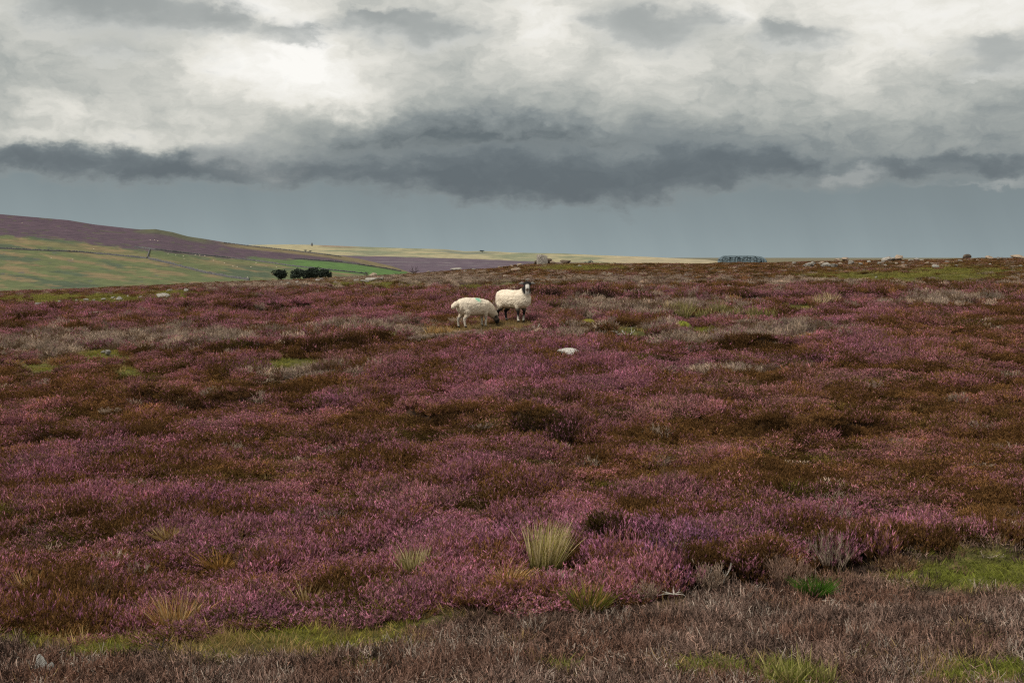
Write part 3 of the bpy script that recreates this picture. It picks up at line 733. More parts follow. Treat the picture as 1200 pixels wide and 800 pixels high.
def moss(px, row, wpx, hpx, label, c):
    x, y, z = at_vis(px, row); s = F/y; R = wpx/s*.5; H = hpx/s
    CLEAR.append((x, y, R, .5)); V = []; rings, seg = 9, 28
    for i in range(rings+1):
        t = i/rings; rr = R*math.sin(t*math.pi/2); hh = H*math.cos(t*math.pi/2)
        for j in range(seg):
            a = 6.2832*j/seg; k = 1+.18*math.sin(a*3+px)+.1*math.sin(a*7)
            V.append((rr*k*math.cos(a), rr*k*math.sin(a)*.8, hh*(1+.12*math.sin(a*5+t*6))-.05*(i == rings)))
    V = np.array(V); idx = np.arange((rings+1)*seg).reshape(rings+1, seg)
    Q = np.stack([idx[:-1], idx[1:], np.roll(idx[1:], -1, 1), np.roll(idx[:-1], -1, 1)], -1).reshape(-1, 4)
    me = mesh_np('moss', V, [Q], True)
    m, t, b = material('moss'); g = t.node('ShaderNodeTexCoord'); n = t.noise(g.outputs['Object'], 25, 5, .65)
    t.l.new(t.ramp(n, [(.3, tuple(v*.55 for v in c)), (.7, c)]), b.inputs['Base Color'])
    bp = t.node('ShaderNodeBump'); bp.inputs['Distance'].default_value = .03; t.l.new(n, bp.inputs['Height']); t.l.new(bp.outputs[0], b.inputs['Normal'])
    o = link('moss_hummock', me, m); o.location = (x, y, z); tag(o, label, 'moss'); return o
moss(799, 388, 24, 11, 'bright yellow green moss hummock below the wide rush stand', (.20, .21, .03))
moss(690, 379, 20, 5, 'low yellow moss hummock right of the standing sheep', (.22, .19, .03))

# ---------------------------------------------------------------- stones
def stone_mat(name, c, c2):
    m, t, b = material(name); g = t.node('ShaderNodeTexCoord')
    n = t.noise(g.outputs['Object'], 2.2, 6, .65); n2 = t.noise(g.outputs['Object'], 9, 4, .6)
    col = t.ramp(n, [(.32, c2), (.55, c), (.75, tuple(min(1, v*1.2) for v in c))])
    col = t.mix(t.ss(n2, .55, .72), col, (.16, .15, .10))
    t.l.new(col, b.inputs['Base Color'])
    bp = t.node('ShaderNodeBump'); bp.inputs['Distance'].default_value = .08; bp.inputs['Strength'].default_value = .8
    t.l.new(t.m('ADD', n, n2), bp.inputs['Height']); t.l.new(bp.outputs[0], b.inputs['Normal']); return m
M_ST = stone_mat('pale_stone', (.38, .35, .31), (.22, .20, .175)); M_STD = stone_mat('dark_stone', (.16, .12, .09), (.07, .055, .045)); M_STT = stone_mat('tan_stone', (.40, .31, .23), (.22, .17, .13))
def rock_mesh(seed, flat=.6, block=.0):
    import bmesh
    bm = bmesh.new(); bmesh.ops.create_icosphere(bm, subdivisions=3, radius=1)
    r = np.random.default_rng(seed)
    pl = [(unit(r.normal(0, 1, 3)), r.uniform(.45, .85)) for _ in range(0 if block else 13)]
    if block: pl += [(np.array(v, float), .62) for v in [(1, 0, .1), (-1, .1, 0), (0, 1, 0), (0, -1, .1), (.1, 0, 1)]]
    from mathutils import noise as mn
    for v in bm.verts:
        p = np.array(v.co)
        for nn, d in pl:
            e = p@nn-d
            if e > 0: p = p-nn*e*.92
        k = 1+.10*mn.fractal(Vector(p)*1.7+Vector((seed*3.1, 0, 0)), .8, 2, 4)
        v.co = (p[0]*k, p[1]*k, p[2]*k*flat)
    me = bpy.data.meshes.new('rock'); bm.to_mesh(me); bm.free()
    return me
M_STW = stone_mat('white_stone', (.66, .63, .58), (.44, .41, .36))
ROCKS = {}
for nm, mt in (('pale', M_ST), ('dark', M_STD), ('tan', M_STT), ('white', M_STW)):
    ROCKS[nm] = []
    for s_ in range(6):
        me = rock_mesh(s_+hash(len(nm)) % 7); me.materials.append(mt); ROCKS[nm].append(me)
def rock(px, row, wpx, hpx, label, kind='pale', group=None, name='stone', mesh=None, sink=.12, cat='stone'):
    x, y, z = at_vis(px, row+hpx*.5); s = F/y; CLEAR.append((x, y, wpx/s*.5+.05, .15))
    me = mesh or random.choice(ROCKS[kind])
    o = bpy.data.objects.new(name, me); COL.objects.link(o)
    w = wpx/s*.5/.72; h = hpx/s*1.15
    o.location = (x, y, z+h*.5*(1-sink)); o.scale = (w, w*random.uniform(.7, 1), h/1.1*1.25)
    o.rotation_euler = (random.uniform(-.12, .12), random.uniform(-.12, .12), random.uniform(0, 6.28) if not mesh else .3)
    tag(o, label, cat, group); return o
blk = rock_mesh(40, .8, 1); blk.materials.append(stone_mat('gritstone', (.40, .36, .31), (.24, .21, .19)))
rock(635, 303, 13, 9, 'square grey gritstone block standing up on the skyline above the sheep', name='gritstone_block', mesh=blk, sink=0, cat='boulder')
rock(629, 307, 8, 6, 'dark stone under the left foot of the square skyline block', 'dark')
rock(642, 306, 9, 6, 'dark stone under the right foot of the square skyline block', 'dark')
rock(647, 307, 7, 4, 'small tan stone right of the square skyline block', 'tan')
rock(665, 414, 20, 8, 'white flat stone in heather below and right of the sheep', 'white', sink=0)
rock(291, 547, 17, 6, 'small white stone alone in the left heather', 'white', sink=0)
wst = [rock_mesh(61, .85), rock_mesh(68, .8)]
for me_ in wst: me_.materials.append(M_STW)
rock(47, 780, 12, 14, 'left one of two white stones at the lower left corner', mesh=wst[0], sink=.25)
rock(60, 784, 12, 12, 'right one of two white stones at the lower left corner', mesh=wst[1], sink=.25)
rock(112, 368, 19, 7, 'grey flat boulder before the heather bank at far left', sink=.2)
rock(190, 347, 15, 5, 'widest white stone in the green band at left', sink=.1)
rock(140, 350, 8, 5, 'angular white stone in the green band left of the widest white stone', sink=.1)
rock(439, 328, 18, 5, 'broad white stone below the right end of the bright green field', sink=.1)
rock(428, 330, 9, 4, 'small stone against the left end of the broad white stone')
rock(855, 338, 8, 5, 'single white stone in dark heather above the rush stand', sink=0)
rock(808, 392, 10, 5, 'pale stone right below the bright green moss hummock', sink=0)
rock(534, 316, 11, 4, 'long pale stone on the skyline left of the sheep')
rock(948, 311, 13, 6, 'largest white boulder of the right ridge, at its left end', sink=.1)
rock(1040, 304, 13, 5, 'broad pale boulder midway along the right skyline')
rock(1133, 299.5, 10, 5, 'dark peaked boulder on the right skyline', 'dark', sink=0)
rock(1159, 301, 10, 4, 'tan rounded boulder on the skyline right of the dark peaked one', 'tan')
rock(1194, 299, 14, 5, 'tan boulder on the skyline at the right border', 'tan')
rock(715, 322, 8, 4, 'brownish stone on the ridge right of the sheep', 'tan')
rock(1097, 313, 8, 5, 'white stone in the green slope under the right skyline')
rock(604, 316, 10, 4, 'rust brown stone just above the head of the standing sheep', 'tan')
rock(663, 307, 10, 5, 'dark flat stone on the skyline right of the square block', 'dark')
LEFT = [(133, 349, 4), (122, 351, 5), (101, 352, 5), (110, 352, 3), (165, 348, 4), (16, 355, 4), (26, 356, 4), (46, 357, 9), (218, 340, 6), (199, 341, 5), (176, 347, 3), (70, 354, 4), (90, 352, 3), (150, 347, 3)]
for a, b, w in LEFT: rock(a, b, w*1.15, w*.7, 'small white stone scattered in the green band at far left', group='small stones in the left green band')
MID = [(373, 329, 5), (377, 327, 4), (392, 331, 4), (338, 333, 5), (248, 338, 5), (272, 335, 5), (358, 334, 5), (310, 339, 5), (372, 334, 4), (438, 322, 7), (418, 329, 5), (448, 326, 4), (330, 331, 4), (348, 331, 4), (300, 334, 4), (285, 337, 4), (403, 327, 4)]
for a, b, w in MID: rock(a, b, w*1.15, w*.65, 'small stone on the rocky crest below the dark trees', random.choice(['pale', 'pale', 'tan']), 'small stones on the crest below the trees')
CEN = [(555, 316, 4), (600, 312, 4), (610, 311, 6), (560, 329, 5), (527, 342, 4), (572, 330, 6), (592, 324, 5), (618, 328, 5), (502, 319, 5), (708, 320, 5), (804, 323, 4), (585, 313, 4), (545, 318, 4), (680, 312, 4), (740, 316, 4), (516, 321, 4)]
for a, b, w in CEN: rock(a, b, w*1.1, w*.6, 'small stone on the rocky ridge behind the sheep', random.choice(['pale', 'tan', 'tan']), 'small stones on the ridge behind the sheep')
RIG = [(944, 312, 5), (968, 311, 9), (977, 312, 7), (997, 308.5, 6), (962, 309, 6), (1035, 307, 5), (1047, 304, 5), (1054, 303, 9), (1074, 303, 4), (1037, 311, 3), (1037, 316, 3), (1086, 308.5, 4), (1066, 315, 3), (1180, 307, 3), (1187, 308, 3), (1196, 312, 4), (1160, 310, 3), (980, 304, 6), (991, 304, 7), (1027, 325, 3), (1058, 308, 4), (1051, 309, 4), (1067, 305, 5), (1018, 307, 4), (1008, 310, 4), (956, 313, 4), (1080, 305, 4), (1092, 309, 3), (1110, 307, 3), (1125, 306, 4), (1145, 305, 3), (1170, 303, 4), (930, 309, 4), (1030, 309, 4), (1043, 308, 3), (1120, 311, 3), (953, 309, 5), (985, 309, 4), (1062, 311, 3)]
for a, b, w in RIG: rock(a, b, w*1.2, w*.75, 'small pale stone among the scatter on the right skyline ridge', random.choice(['pale', 'pale', 'pale', 'tan']), 'stones scattered on the right skyline ridge')
PALES = [(126, 414, 6), (164, 408, 6), (166, 414, 4), (176, 414, 5), (81, 424, 4), (120, 413, 4)]
for a, b, w in PALES: rock(a, b, w*1.2, w*.9, 'small whitish stone on the mossy patch in the left heather', group='whitish stones on the left mossy patch', sink=0)

# ---------------------------------------------------------------- sheep
def capsule_chain(V, Fc, pts, rad, k=14, sx=None):
    base = len(V); pts = [Vector(p) for p in pts]
    for i, p in enumerate(pts):
        d = (pts[min(i+1, len(pts)-1)]-pts[max(i-1, 0)]).normalized()
        a = Vector((0, 1, 0)); a = (a-d*a.dot(d)).normalized() if abs(d.y) < .95 else Vector((1, 0, 0)); b = d.cross(a)
        ra, rb = rad[i] if isinstance(rad[i], tuple) else (rad[i], rad[i])
        for j in range(k):
            an = 2*math.pi*j/k; V.append(tuple(p+a*math.cos(an)*ra+b*math.sin(an)*rb))
    for i in range(len(pts)-1):
        for j in range(k): Fc.append((base+i*k+j, base+i*k+(j+1) % k, base+(i+1)*k+(j+1) % k, base+(i+1)*k+j))
    Fc.append(tuple(base+j for j in range(k))[::-1]); Fc.append(tuple(base+(len(pts)-1)*k+j for j in range(k)))
def ell(V, Fc, c, r, k=16):
    pts, rad = [], []
    for i in range(k+1):
        t = -math.cos(math.pi*i/k)*.999; q = math.sqrt(max(1-t*t, .0005)); pts.append((c[0]+t*r[0], c[1], c[2])); rad.append((q*r[1], q*r[2]))
    capsule_chain(V, Fc, pts, rad)
def rotz_about(p, c, a):
    v = Vector(p)-Vector(c); v.rotate(Euler((0, 0, a))); return v+Vector(c)
def sheep_body(graze):
    V, Fc = [], []
    if graze:
        prof = [(-.50, .50, .04, .05), (-.46, .51, .13, .15), (-.36, .50, .185, .20), (-.2, .485, .21, .22), (0, .48, .22, .22), (.18, .47, .20, .21), (.32, .45, .165, .18), (.42, .43, .10, .13), (.46, .42, .04, .06)]
    else:
        prof = [(-.48, .50, .04, .07), (-.44, .51, .14, .17), (-.34, .51, .19, .20), (-.16, .495, .20, .21), (0, .49, .205, .212), (.18, .495, .20, .215), (.33, .505, .19, .215), (.43, .515, .145, .18), (.48, .52, .06, .09)]
    capsule_chain(V, Fc, [(p[0], 0, p[1]) for p in prof], [(p[2], p[3]) for p in prof])
    W_ = []                                            # head points kept for colouring
    if graze:
        capsule_chain(V, Fc, [(.26, 0, .50), (.38, 0, .43), (.50, 0, .32), (.585, 0, .235)], [.17, .155, .12, .088])
        hp = [(.565, 0, .27), (.60, 0, .205), (.63, 0, .135), (.652, 0, .075), (.658, 0, .05)]; hr = [(.062, .068), (.068, .078), (.054, .062), (.043, .045), (.025, .025)]
        ears = [((.565, s*.05, .245), (.545, s*.115, .235), (.535, s*.165, .205)) for s in (-1, 1)]
    else:
        capsule_chain(V, Fc, [(.24, 0, .54), (.34, 0, .60), (.41, 0, .69), (.445, 0, .77)], [(.17, .18), (.15, .16), (.105, .12), (.075, .085)])
        HP = Vector((.445, 0, .80)); yaw = HEAD_YAW
        def R_(p): return rotz_about(p, HP, yaw)
        hp = [R_(p) for p in [(.40, 0, .84), (.45, 0, .835), (.52, 0, .785), (.575, 0, .735), (.595, 0, .715)]]; hr = [(.058, .058), (.084, .085), (.066, .07), (.052, .05), (.032, .03)]
        ears = [tuple(R_(p) for p in ((.43, s*.05, .85), (.425, s*.125, .86), (.425, s*.195, .845))) for s in (-1, 1)]
    capsule_chain(V, Fc, hp, hr)
    for e in ears: capsule_chain(V, Fc, e, [(.024, .030), (.022, .040), (.010, .014)], k=8)
    # legs
    fx = .24
    sway = [(.0, .03), (.03, -.03)] if graze else [(.02, -.02), (-.03, .03)]
    for q, s in enumerate((-1, 1)):
        dx = sway[0][q]
        capsule_chain(V, Fc, [(fx-.01, s*.10, .42), (fx, s*.105, .30), (fx+.015+dx*.4, s*.10, .20), (fx+dx*.8, s*.10, .07), (fx+.005+dx, s*.10, .035), (fx+.025+dx, s*.10, -.005)], [.085, .055, .033, .026, .031, .033], k=10)
        dx = sway[1][q]
        capsule_chain(V, Fc, [(-.29, s*.07, .54), (-.295, s*.10, .46), (-.29, s*.115, .36), (-.30+dx*.3, s*.11, .28), (-.385+dx*.6, s*.105, .205), (-.375+dx*.9, s*.105, .08), (-.365+dx, s*.105, .04), (-.34+dx, s*.105, -.005)], [.06, .105, .098, .065, .036, .028, .031, .034], k=10)
    # tail
    if graze: capsule_chain(V, Fc, [(-.42, 0, .585), (-.52, 0, .555), (-.60, 0, .50), (-.635, 0, .45)], [.06, .072, .066, .035])
    else: capsule_chain(V, Fc, [(-.44, 0, .58), (-.50, 0, .52), (-.515, 0, .42), (-.51, 0, .34)], [.05, .06, .055, .03])
    me = bpy.data.meshes.new('tmp'); me.from_pydata(V, [], Fc)
    o = link('tmp', me); md = o.modifiers.new('r', 'REMESH'); md.mode = 'VOXEL'; md.voxel_size = .011
    sm = o.modifiers.new('s', 'SMOOTH'); sm.factor = .5; sm.iterations = 14
    dg = bpy.context.evaluated_depsgraph_get(); dg.update()
    ev = o.evaluated_get(dg); m2 = bpy.data.meshes.new_from_object(ev)
    bpy.data.objects.remove(o); bpy.data.meshes.remove(me)
    n = len(m2.vertices); co_ = np.empty(n*3, np.float32); m2.vertices.foreach_get('co', co_); co_ = co_.reshape(-1, 3)
    no = np.empty(n*3, np.float32); m2.vertices.foreach_get('normal', no); no = no.reshape(-1, 3)
    X, Y, Z = co_.T
    # masks
    hp_ = np.array([list(p) for p in hp]); d0 = unit(hp_[-1]-hp_[0])
    th = (co_-hp_[0])@d0; dh = np.linalg.norm(co_-hp_[0]-np.outer(th, d0), axis=1)
    face = sstep(-.01, .03, th)*sstep(.17, .12, dh) if not graze else sstep(.0, .035, th)*sstep(.15, .11, dh)
    if not graze: face = np.maximum(face, sstep(.77, .80, Z)*(X > .3))
    earm = np.zeros(n)
    for e in ears:
        for a in e[1:]: earm = np.maximum(earm, sstep(.055, .03, np.linalg.norm(co_-np.array(list(a)), axis=1)))
    leg = sstep(.275, .235, Z)*(1-face)*np.where(graze, (X < .40), 1)
    if graze: leg = sstep(.265, .215, Z)*(X < .36)
    body = np.clip(1-np.maximum(np.maximum(face, earm), leg), 0, 1)
    from mathutils import noise as mn
    nz = np.array([mn.fractal(Vector(v)*9, .9, 2, 4) for v in co_]); nf = np.array([mn.noise(Vector(v)*34) for v in co_]); nl = np.array([mn.noise(Vector(v)*5+Vector((3, 1, 0))) for v in co_])
    co2 = co_+no*(body*(.009*nz+.005*nf))[:, None]
    m2.vertices.foreach_set('co', co2.astype(np.float32).ravel())
    wool = np.array([.80, .70, .56])*(1+.10*nz[:, None])
    wool = wool*(1-np.clip(-nf, 0, 1)[:, None]*.35)
    wool = lerp(sstep(.15, .6, nl)*.25, wool, (.60, .50, .37))
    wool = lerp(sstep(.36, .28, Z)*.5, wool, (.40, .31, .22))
    if not graze:
        for cx in (-.30, .16):                          # parted, dingy wool behind shoulder and on the haunch
            wool = lerp(np.exp(-((X-cx-.12*(Z-.5)-.03*nl)/.035)**2)*sstep(.30, .5, Z)*.35, wool, (.50, .40, .29))
    c = wool
    blk_ = np.array([.018, .016, .016])
    mot = sstep(-.05, .2, nl+nf*.6)
    if graze: lc = lerp(mot*.55+.3*(Z < .05), np.tile(np.array([.62, .56, .48]), (n, 1)), blk_)
    else:
        lc = lerp(sstep(.17, .08, Z)*(X > 0)*(1-.6*mot), np.tile(blk_, (n, 1)), (.58, .53, .46)); lc = lerp(sstep(.10, .03, Z)*(X < 0)*.5*(1-mot), lc, (.5, .45, .4))
        bl = sstep(.315, .285, Z)*(abs(Y) < .2)*.8; c = lerp(bl*sstep(-.42, -.3, X), c, blk_)  # shade under the belly painted black into the wool colour
    hoof = sstep(.035, .02, Z); lc = lerp(hoof, lc, (.03, .026, .022))
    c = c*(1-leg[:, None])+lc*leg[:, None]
    fc = np.tile(blk_, (n, 1)); tmax = float(np.linalg.norm(hp_[-1]-hp_[0]))
    up = np.cross(d0, np.array([0, 1., 0])) if graze else None
    if graze: fc = lerp(sstep(.62, .3, th/tmax)*(mot*.3)+sstep(.55, .25, th/tmax)*.55*(Y < .03), fc, (.40, .34, .28)); fc = lerp(sstep(.88, 1.0, th/tmax)*.25, fc, (.4, .36, .32))
    else:
        fwd = np.array([math.cos(HEAD_YAW), math.sin(HEAD_YAW), 0]); lat = np.array([-math.sin(HEAD_YAW), math.cos(HEAD_YAW), 0])
        la = abs((co_-hp_[0])@lat)
        muz = sstep(.50, .66, th/tmax)*sstep(.052, .036, la)
        fc = lerp(muz, fc, (.62, .59, .54)); nose = sstep(.93, 1.02, th/tmax)*sstep(.03, .016, la); fc = lerp(nose*.8, fc, (.06, .05, .05))
    fm = np.clip(face, 0, 1); c = c*(1-fm[:, None])+fc*fm[:, None]
    c = lerp(earm, c, (.24, .22, .20) if not graze else (.04, .035, .03))
    if graze:
        mk = np.exp(-(((X-.02)/.075)**2+((Y-(-.11))/.07)**2)**1.5)*sstep(.56, .60, Z)*(.75+.4*nz)
        c = lerp(np.clip(mk*1.2, 0, .9), c, (.16, .52, .36))
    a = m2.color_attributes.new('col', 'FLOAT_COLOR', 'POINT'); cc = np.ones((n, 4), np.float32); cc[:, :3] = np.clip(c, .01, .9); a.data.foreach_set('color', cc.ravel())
    m2.polygons.foreach_set('use_smooth', np.ones(len(m2.polygons), bool)); m2.update(); m2.materials.clear()
    return m2, [Vector(p) for p in hp]
M_SHEEP, t_, b_ = material('fleece'); a_ = attr(t_, 'col'); tc_ = t_.node('ShaderNodeTexCoord')
nz_ = t_.noise(tc_.outputs['Object'], 55, 4, .6)
t_.l.new(t_.mix(1.0, a_.outputs['Color'], t_.ramp(nz_, [(.3, (.82, .8, .77)), (.6, (1.05, 1.05, 1.05))]), 'MULTIPLY'), b_.inputs['Base Color'])
bp_ = t_.node('ShaderNodeBump'); bp_.inputs['Distance'].default_value = .02; t_.l.new(nz_, bp_.inputs['Height']); t_.l.new(bp_.outputs[0], b_.inputs['Normal'])
M_EYE, t_, b_ = material('dark_eye'); b_.inputs['Base Color'].default_value = (.03, .02, .01, 1); b_.inputs['Roughness'].default_value = .15
def eye(parent, p, r=.012):
    V, Fc = [], []; ell(V, Fc, (0, 0, 0), (r, r, r), 6)
    me = bpy.data.meshes.new('eye'); me.from_pydata(V, [], Fc); o = link('eye', me, M_EYE, parent); o.location = p; return o
SA_ANG = math.radians(-46)      # standing sheep's heading (toward camera and right)
HEAD_YAW = math.radians(-42)    # its head turned further, to the camera
def place_sheep(graze, px, row, ang, sc, label):
    x, y, z = at_vis(px, row)
    CLEAR.append((x, y, .5, 1.4)); root = empty('sheep', (x, y, z+.04), ang); root.scale = (sc, sc, sc); tag(root, label, 'sheep')
    me, hp = sheep_body(graze)
    b = link('body', me, M_SHEEP, root)
    if graze:
        for s in (-1, 1): eye(root, (.615, s*.062, .205))
    else:
        for s in (-1, 1): eye(root, rotz_about((.478, s*.062, .835), (.445, 0, .80), HEAD_YAW))
    return root, me
s_stand, _ = place_sheep(False, 601.5, 378.5, SA_ANG, 1.0, 'standing sheep with black face and white muzzle looking at the camera')
s_graze, ME_G = place_sheep(True, 556.5, 385, math.radians(34), .93, 'cream sheep grazing head down with a green mark on its back')

# ---------------------------------------------------------------- far land
def sheet(name, px0, px1, n, rows, Ds, label, colf, back=6):
    pxs = np.linspace(px0, px1, n); V = []
    for k, (rw, D) in enumerate(zip(rows(pxs), Ds)):
        V.append(np.stack([(pxs-600)/F*D, np.full(n, D), CAMZ-(rw-HOR)/F*D], 1))
    R_ = np.array(rows(pxs)); C = colf(np.tile(pxs, (len(Ds), 1)), R_, np.tile(np.array(Ds)[:, None], (1, n)))
    for j in range(1, back+1):                            # the far side falls away behind the skyline
        D = Ds[-1]*(1+.06*j); V.append(np.stack([(pxs-600)/F*D, np.full(n, D), V[len(Ds)-1][:, 2]-Ds[-1]*.004*j*j], 1)); C = np.concatenate([C, C[len(Ds)-1:len(Ds)]])
    m = len(V); V = np.concatenate(V); i = np.arange(m*n).reshape(m, n)
    Q = np.stack([i[:-1, :-1].ravel(), i[:-1, 1:].ravel(), i[1:, 1:].ravel(), i[1:, :-1].ravel()], 1)
    me = mesh_np(name, V, [Q], True, C.reshape(-1, 3))
    mt, t, b = material(name+'_turf'); a = attr(t, 'col'); g = t.node('ShaderNodeNewGeometry')
    sc = 30./Ds[0]; n1 = t.noise(g.outputs['Position'], sc*1.6, 6, .7)
    t.l.new(t.mix(1.0, a.outputs['Color'], t.ramp(n1, [(.32, (.62, .64, .66)), (.68, (1.35, 1.33, 1.28))]), 'MULTIPLY'), b.inputs['Base Color'])
    o = link(name, me, mt); tag(o, label, 'hill', kind='structure'); return o
HX = np.array([-500, -150, 0, 40, 80, 110, 150, 165, 182, 202, 220, 240, 270, 300, 340, 380, 420, 460, 480, 520, 700, 1000]); HR = np.array([236, 244, 251, 254.5, 258, 263, 267.5, 269, 268.5, 272, 277, 280, 285, 288.5, 292.5, 297, 303, 312, 319, 330, 350, 360.])
def HROW(p): return np.interp(p, HX, HR)
HN = 90; HD = np.linspace(430, 1250, HN)
def hill_rows(p):
    out = []
    for k in range(HN):
        t = k/(HN-1); out.append(378+(HROW(p)-378)*t**.85+.8*np.sin(p/37+t*9)*t*(1-t)*2)
    return out
def hill_col(p, r, D):
    x = (p-600)/F*D; q = r-.13*p; wob = 1.9*fbm(p/55., q/5., 1, 5, 71); w2 = 1.7*fbm(p/20., q/2.2, 1, 4, 72); w3 = 1.7*fbm(p/100., q/10., 1, 4, 73)
    pur = np.array([.070, .045, .062]); pas = np.array([.092, .108, .045]); tan = np.array([.165, .125, .065]); dgr = np.array([.058, .078, .045])
    def mix(a, w, b): return a*(1-w[..., None])+b*w[..., None]
    c = np.ones(p.shape+(3,))*pas
    c = mix(c, sstep(0, .5, wob+.05), tan); c = mix(c, sstep(.1, .55, -w3+.3*w2), dgr)
    c = mix(c, sstep(.45, .8, w2-.2)*.6*sstep(300, 200, p), np.array([.085, .08, .09]))
    top = np.interp(p, [-200, 0, 60, 100, 140, 240, 300, 340, 400, 460], [268, 275, 279, 284, 290, 300, 304, 304, 307, 312])   # heather / pasture boundary
    c = mix(c, sstep(1.6, -1.6, abs(r-top-7)-3)*.5*sstep(330, 250, p), tan)
    pm = sstep(1.5, -1, r-top+w2*2.5); c = mix(c, pm*(p < 470), pur*1.0)
    c = mix(c, pm*sstep(.35, .7, w2+.25*wob)*.7, np.array([.07, .072, .04]))
    sk = sstep(7, 3, r-HROW(p))*sstep(150, 175, p)*sstep(262, 230, p); c = mix(c, sk*.8, np.array([.075, .082, .04]))
    tanb = sstep(5.5, 3.5, r-HROW(p))*sstep(250, 280, p); c = mix(c, tanb*.9, np.array([.15, .12, .06]))
    # bright reseeded field
    lo = np.interp(p, [320, 350, 400, 440, 470], [310, 314, 320, 322, 324]); hi = np.interp(p, [320, 350, 400, 440, 470], [307, 304, 308, 313, 318])
    f = sstep(-.6, .8, r-hi)*sstep(.6, -.8, r-lo)*sstep(318, 335, p)*(p < 476); c = mix(c, f, np.array([.07, .135, .036]))
    f2 = sstep(-.6, .8, r-np.interp(p, [280, 350], [299, 306]))*sstep(.6, -.8, r-np.interp(p, [280, 350], [305, 310]))*sstep(285, 295, p)*sstep(360, 340, p); c = mix(c, f2*.7, np.array([.07, .105, .04]))
    f3 = sstep(-.6, .8, r-np.interp(p, [175, 260], [293, 303]))*sstep(.6, -.8, r-np.interp(p, [175, 260], [300, 318]))*sstep(174, 178, p)*sstep(260, 210, p); c = mix(c, f3*.7, np.array([.075, .10, .04]))
    return c
sheet('hillside', -320, 760, 560, hill_rows, HD, 'long hillside with purple heather above green and tan pasture at left', hill_col)
FX = np.array([-500, 250, 290, 340, 370, 420, 480, 520, 545, 565, 585, 600, 660, 700, 760, 830, 860, 1000, 1700]); FR = np.array([289, 287.5, 287, 286.5, 287, 289, 291, 292, 294.5, 294.2, 295, 296, 297, 299, 301, 304.5, 309, 315, 316.])
FN = 70; FD = np.linspace(1400, 4300, FN)
def far_rows(p):
    r = np.interp(p, FX, FR)
    return [340+(r-340)*(k/(FN-1))**.8 for k in range(FN)]
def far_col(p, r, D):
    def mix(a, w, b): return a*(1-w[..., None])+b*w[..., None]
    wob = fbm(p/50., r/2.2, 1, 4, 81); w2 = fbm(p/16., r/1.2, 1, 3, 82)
    c = np.ones(p.shape+(3,))*np.array([.30, .265, .16])  # sunlight on the far fields painted in as a brighter base colour
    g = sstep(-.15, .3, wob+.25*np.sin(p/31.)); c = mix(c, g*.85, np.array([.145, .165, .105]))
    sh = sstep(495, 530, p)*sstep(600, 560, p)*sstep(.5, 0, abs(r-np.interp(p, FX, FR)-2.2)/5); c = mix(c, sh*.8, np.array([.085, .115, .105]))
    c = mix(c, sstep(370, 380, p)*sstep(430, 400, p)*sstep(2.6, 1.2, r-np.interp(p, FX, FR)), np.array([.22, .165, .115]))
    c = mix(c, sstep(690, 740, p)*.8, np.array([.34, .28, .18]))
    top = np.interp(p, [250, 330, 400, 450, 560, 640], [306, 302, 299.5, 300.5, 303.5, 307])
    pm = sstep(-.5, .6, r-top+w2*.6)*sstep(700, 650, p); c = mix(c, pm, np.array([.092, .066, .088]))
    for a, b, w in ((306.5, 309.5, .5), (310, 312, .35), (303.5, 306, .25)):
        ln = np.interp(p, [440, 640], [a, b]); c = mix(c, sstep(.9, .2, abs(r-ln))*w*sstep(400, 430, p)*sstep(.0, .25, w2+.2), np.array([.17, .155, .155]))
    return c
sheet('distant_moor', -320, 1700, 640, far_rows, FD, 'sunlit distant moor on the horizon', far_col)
# land reaching the horizon underneath everything
me = mesh_np('low', [(-40000, -3000, -60), (40000, -3000, -60), (40000, 50000, -60), (-40000, 50000, -60)], [np.array([[0, 1, 2, 3]])])
mt, t, b = material('low_land'); g = t.node('ShaderNodeNewGeometry'); n1 = t.noise(g.outputs['Position'], .004, 5, .6)
t.l.new(t.ramp(n1, [(.3, (.09, .09, .05)), (.7, (.17, .14, .09))]), b.inputs['Base Color'])
tag(link('valley_ground', me, mt), 'low ground of the valley', 'ground', kind='structure')

def hill_at(px, row):
    k = np.arange(HN); rr = np.array([r[0] for r in hill_rows(np.array([px]))])
    D = float(np.interp(-row, -rr, HD)); return (px-600)/F*D, D, CAMZ-(row-HOR)/F*D
def far_at(px, row):
    rr = np.array([r[0] for r in far_rows(np.array([px]))]); D = float(np.interp(-row, -rr, FD)); return (px-600)/F*D, D, CAMZ-(row-HOR)/F*D

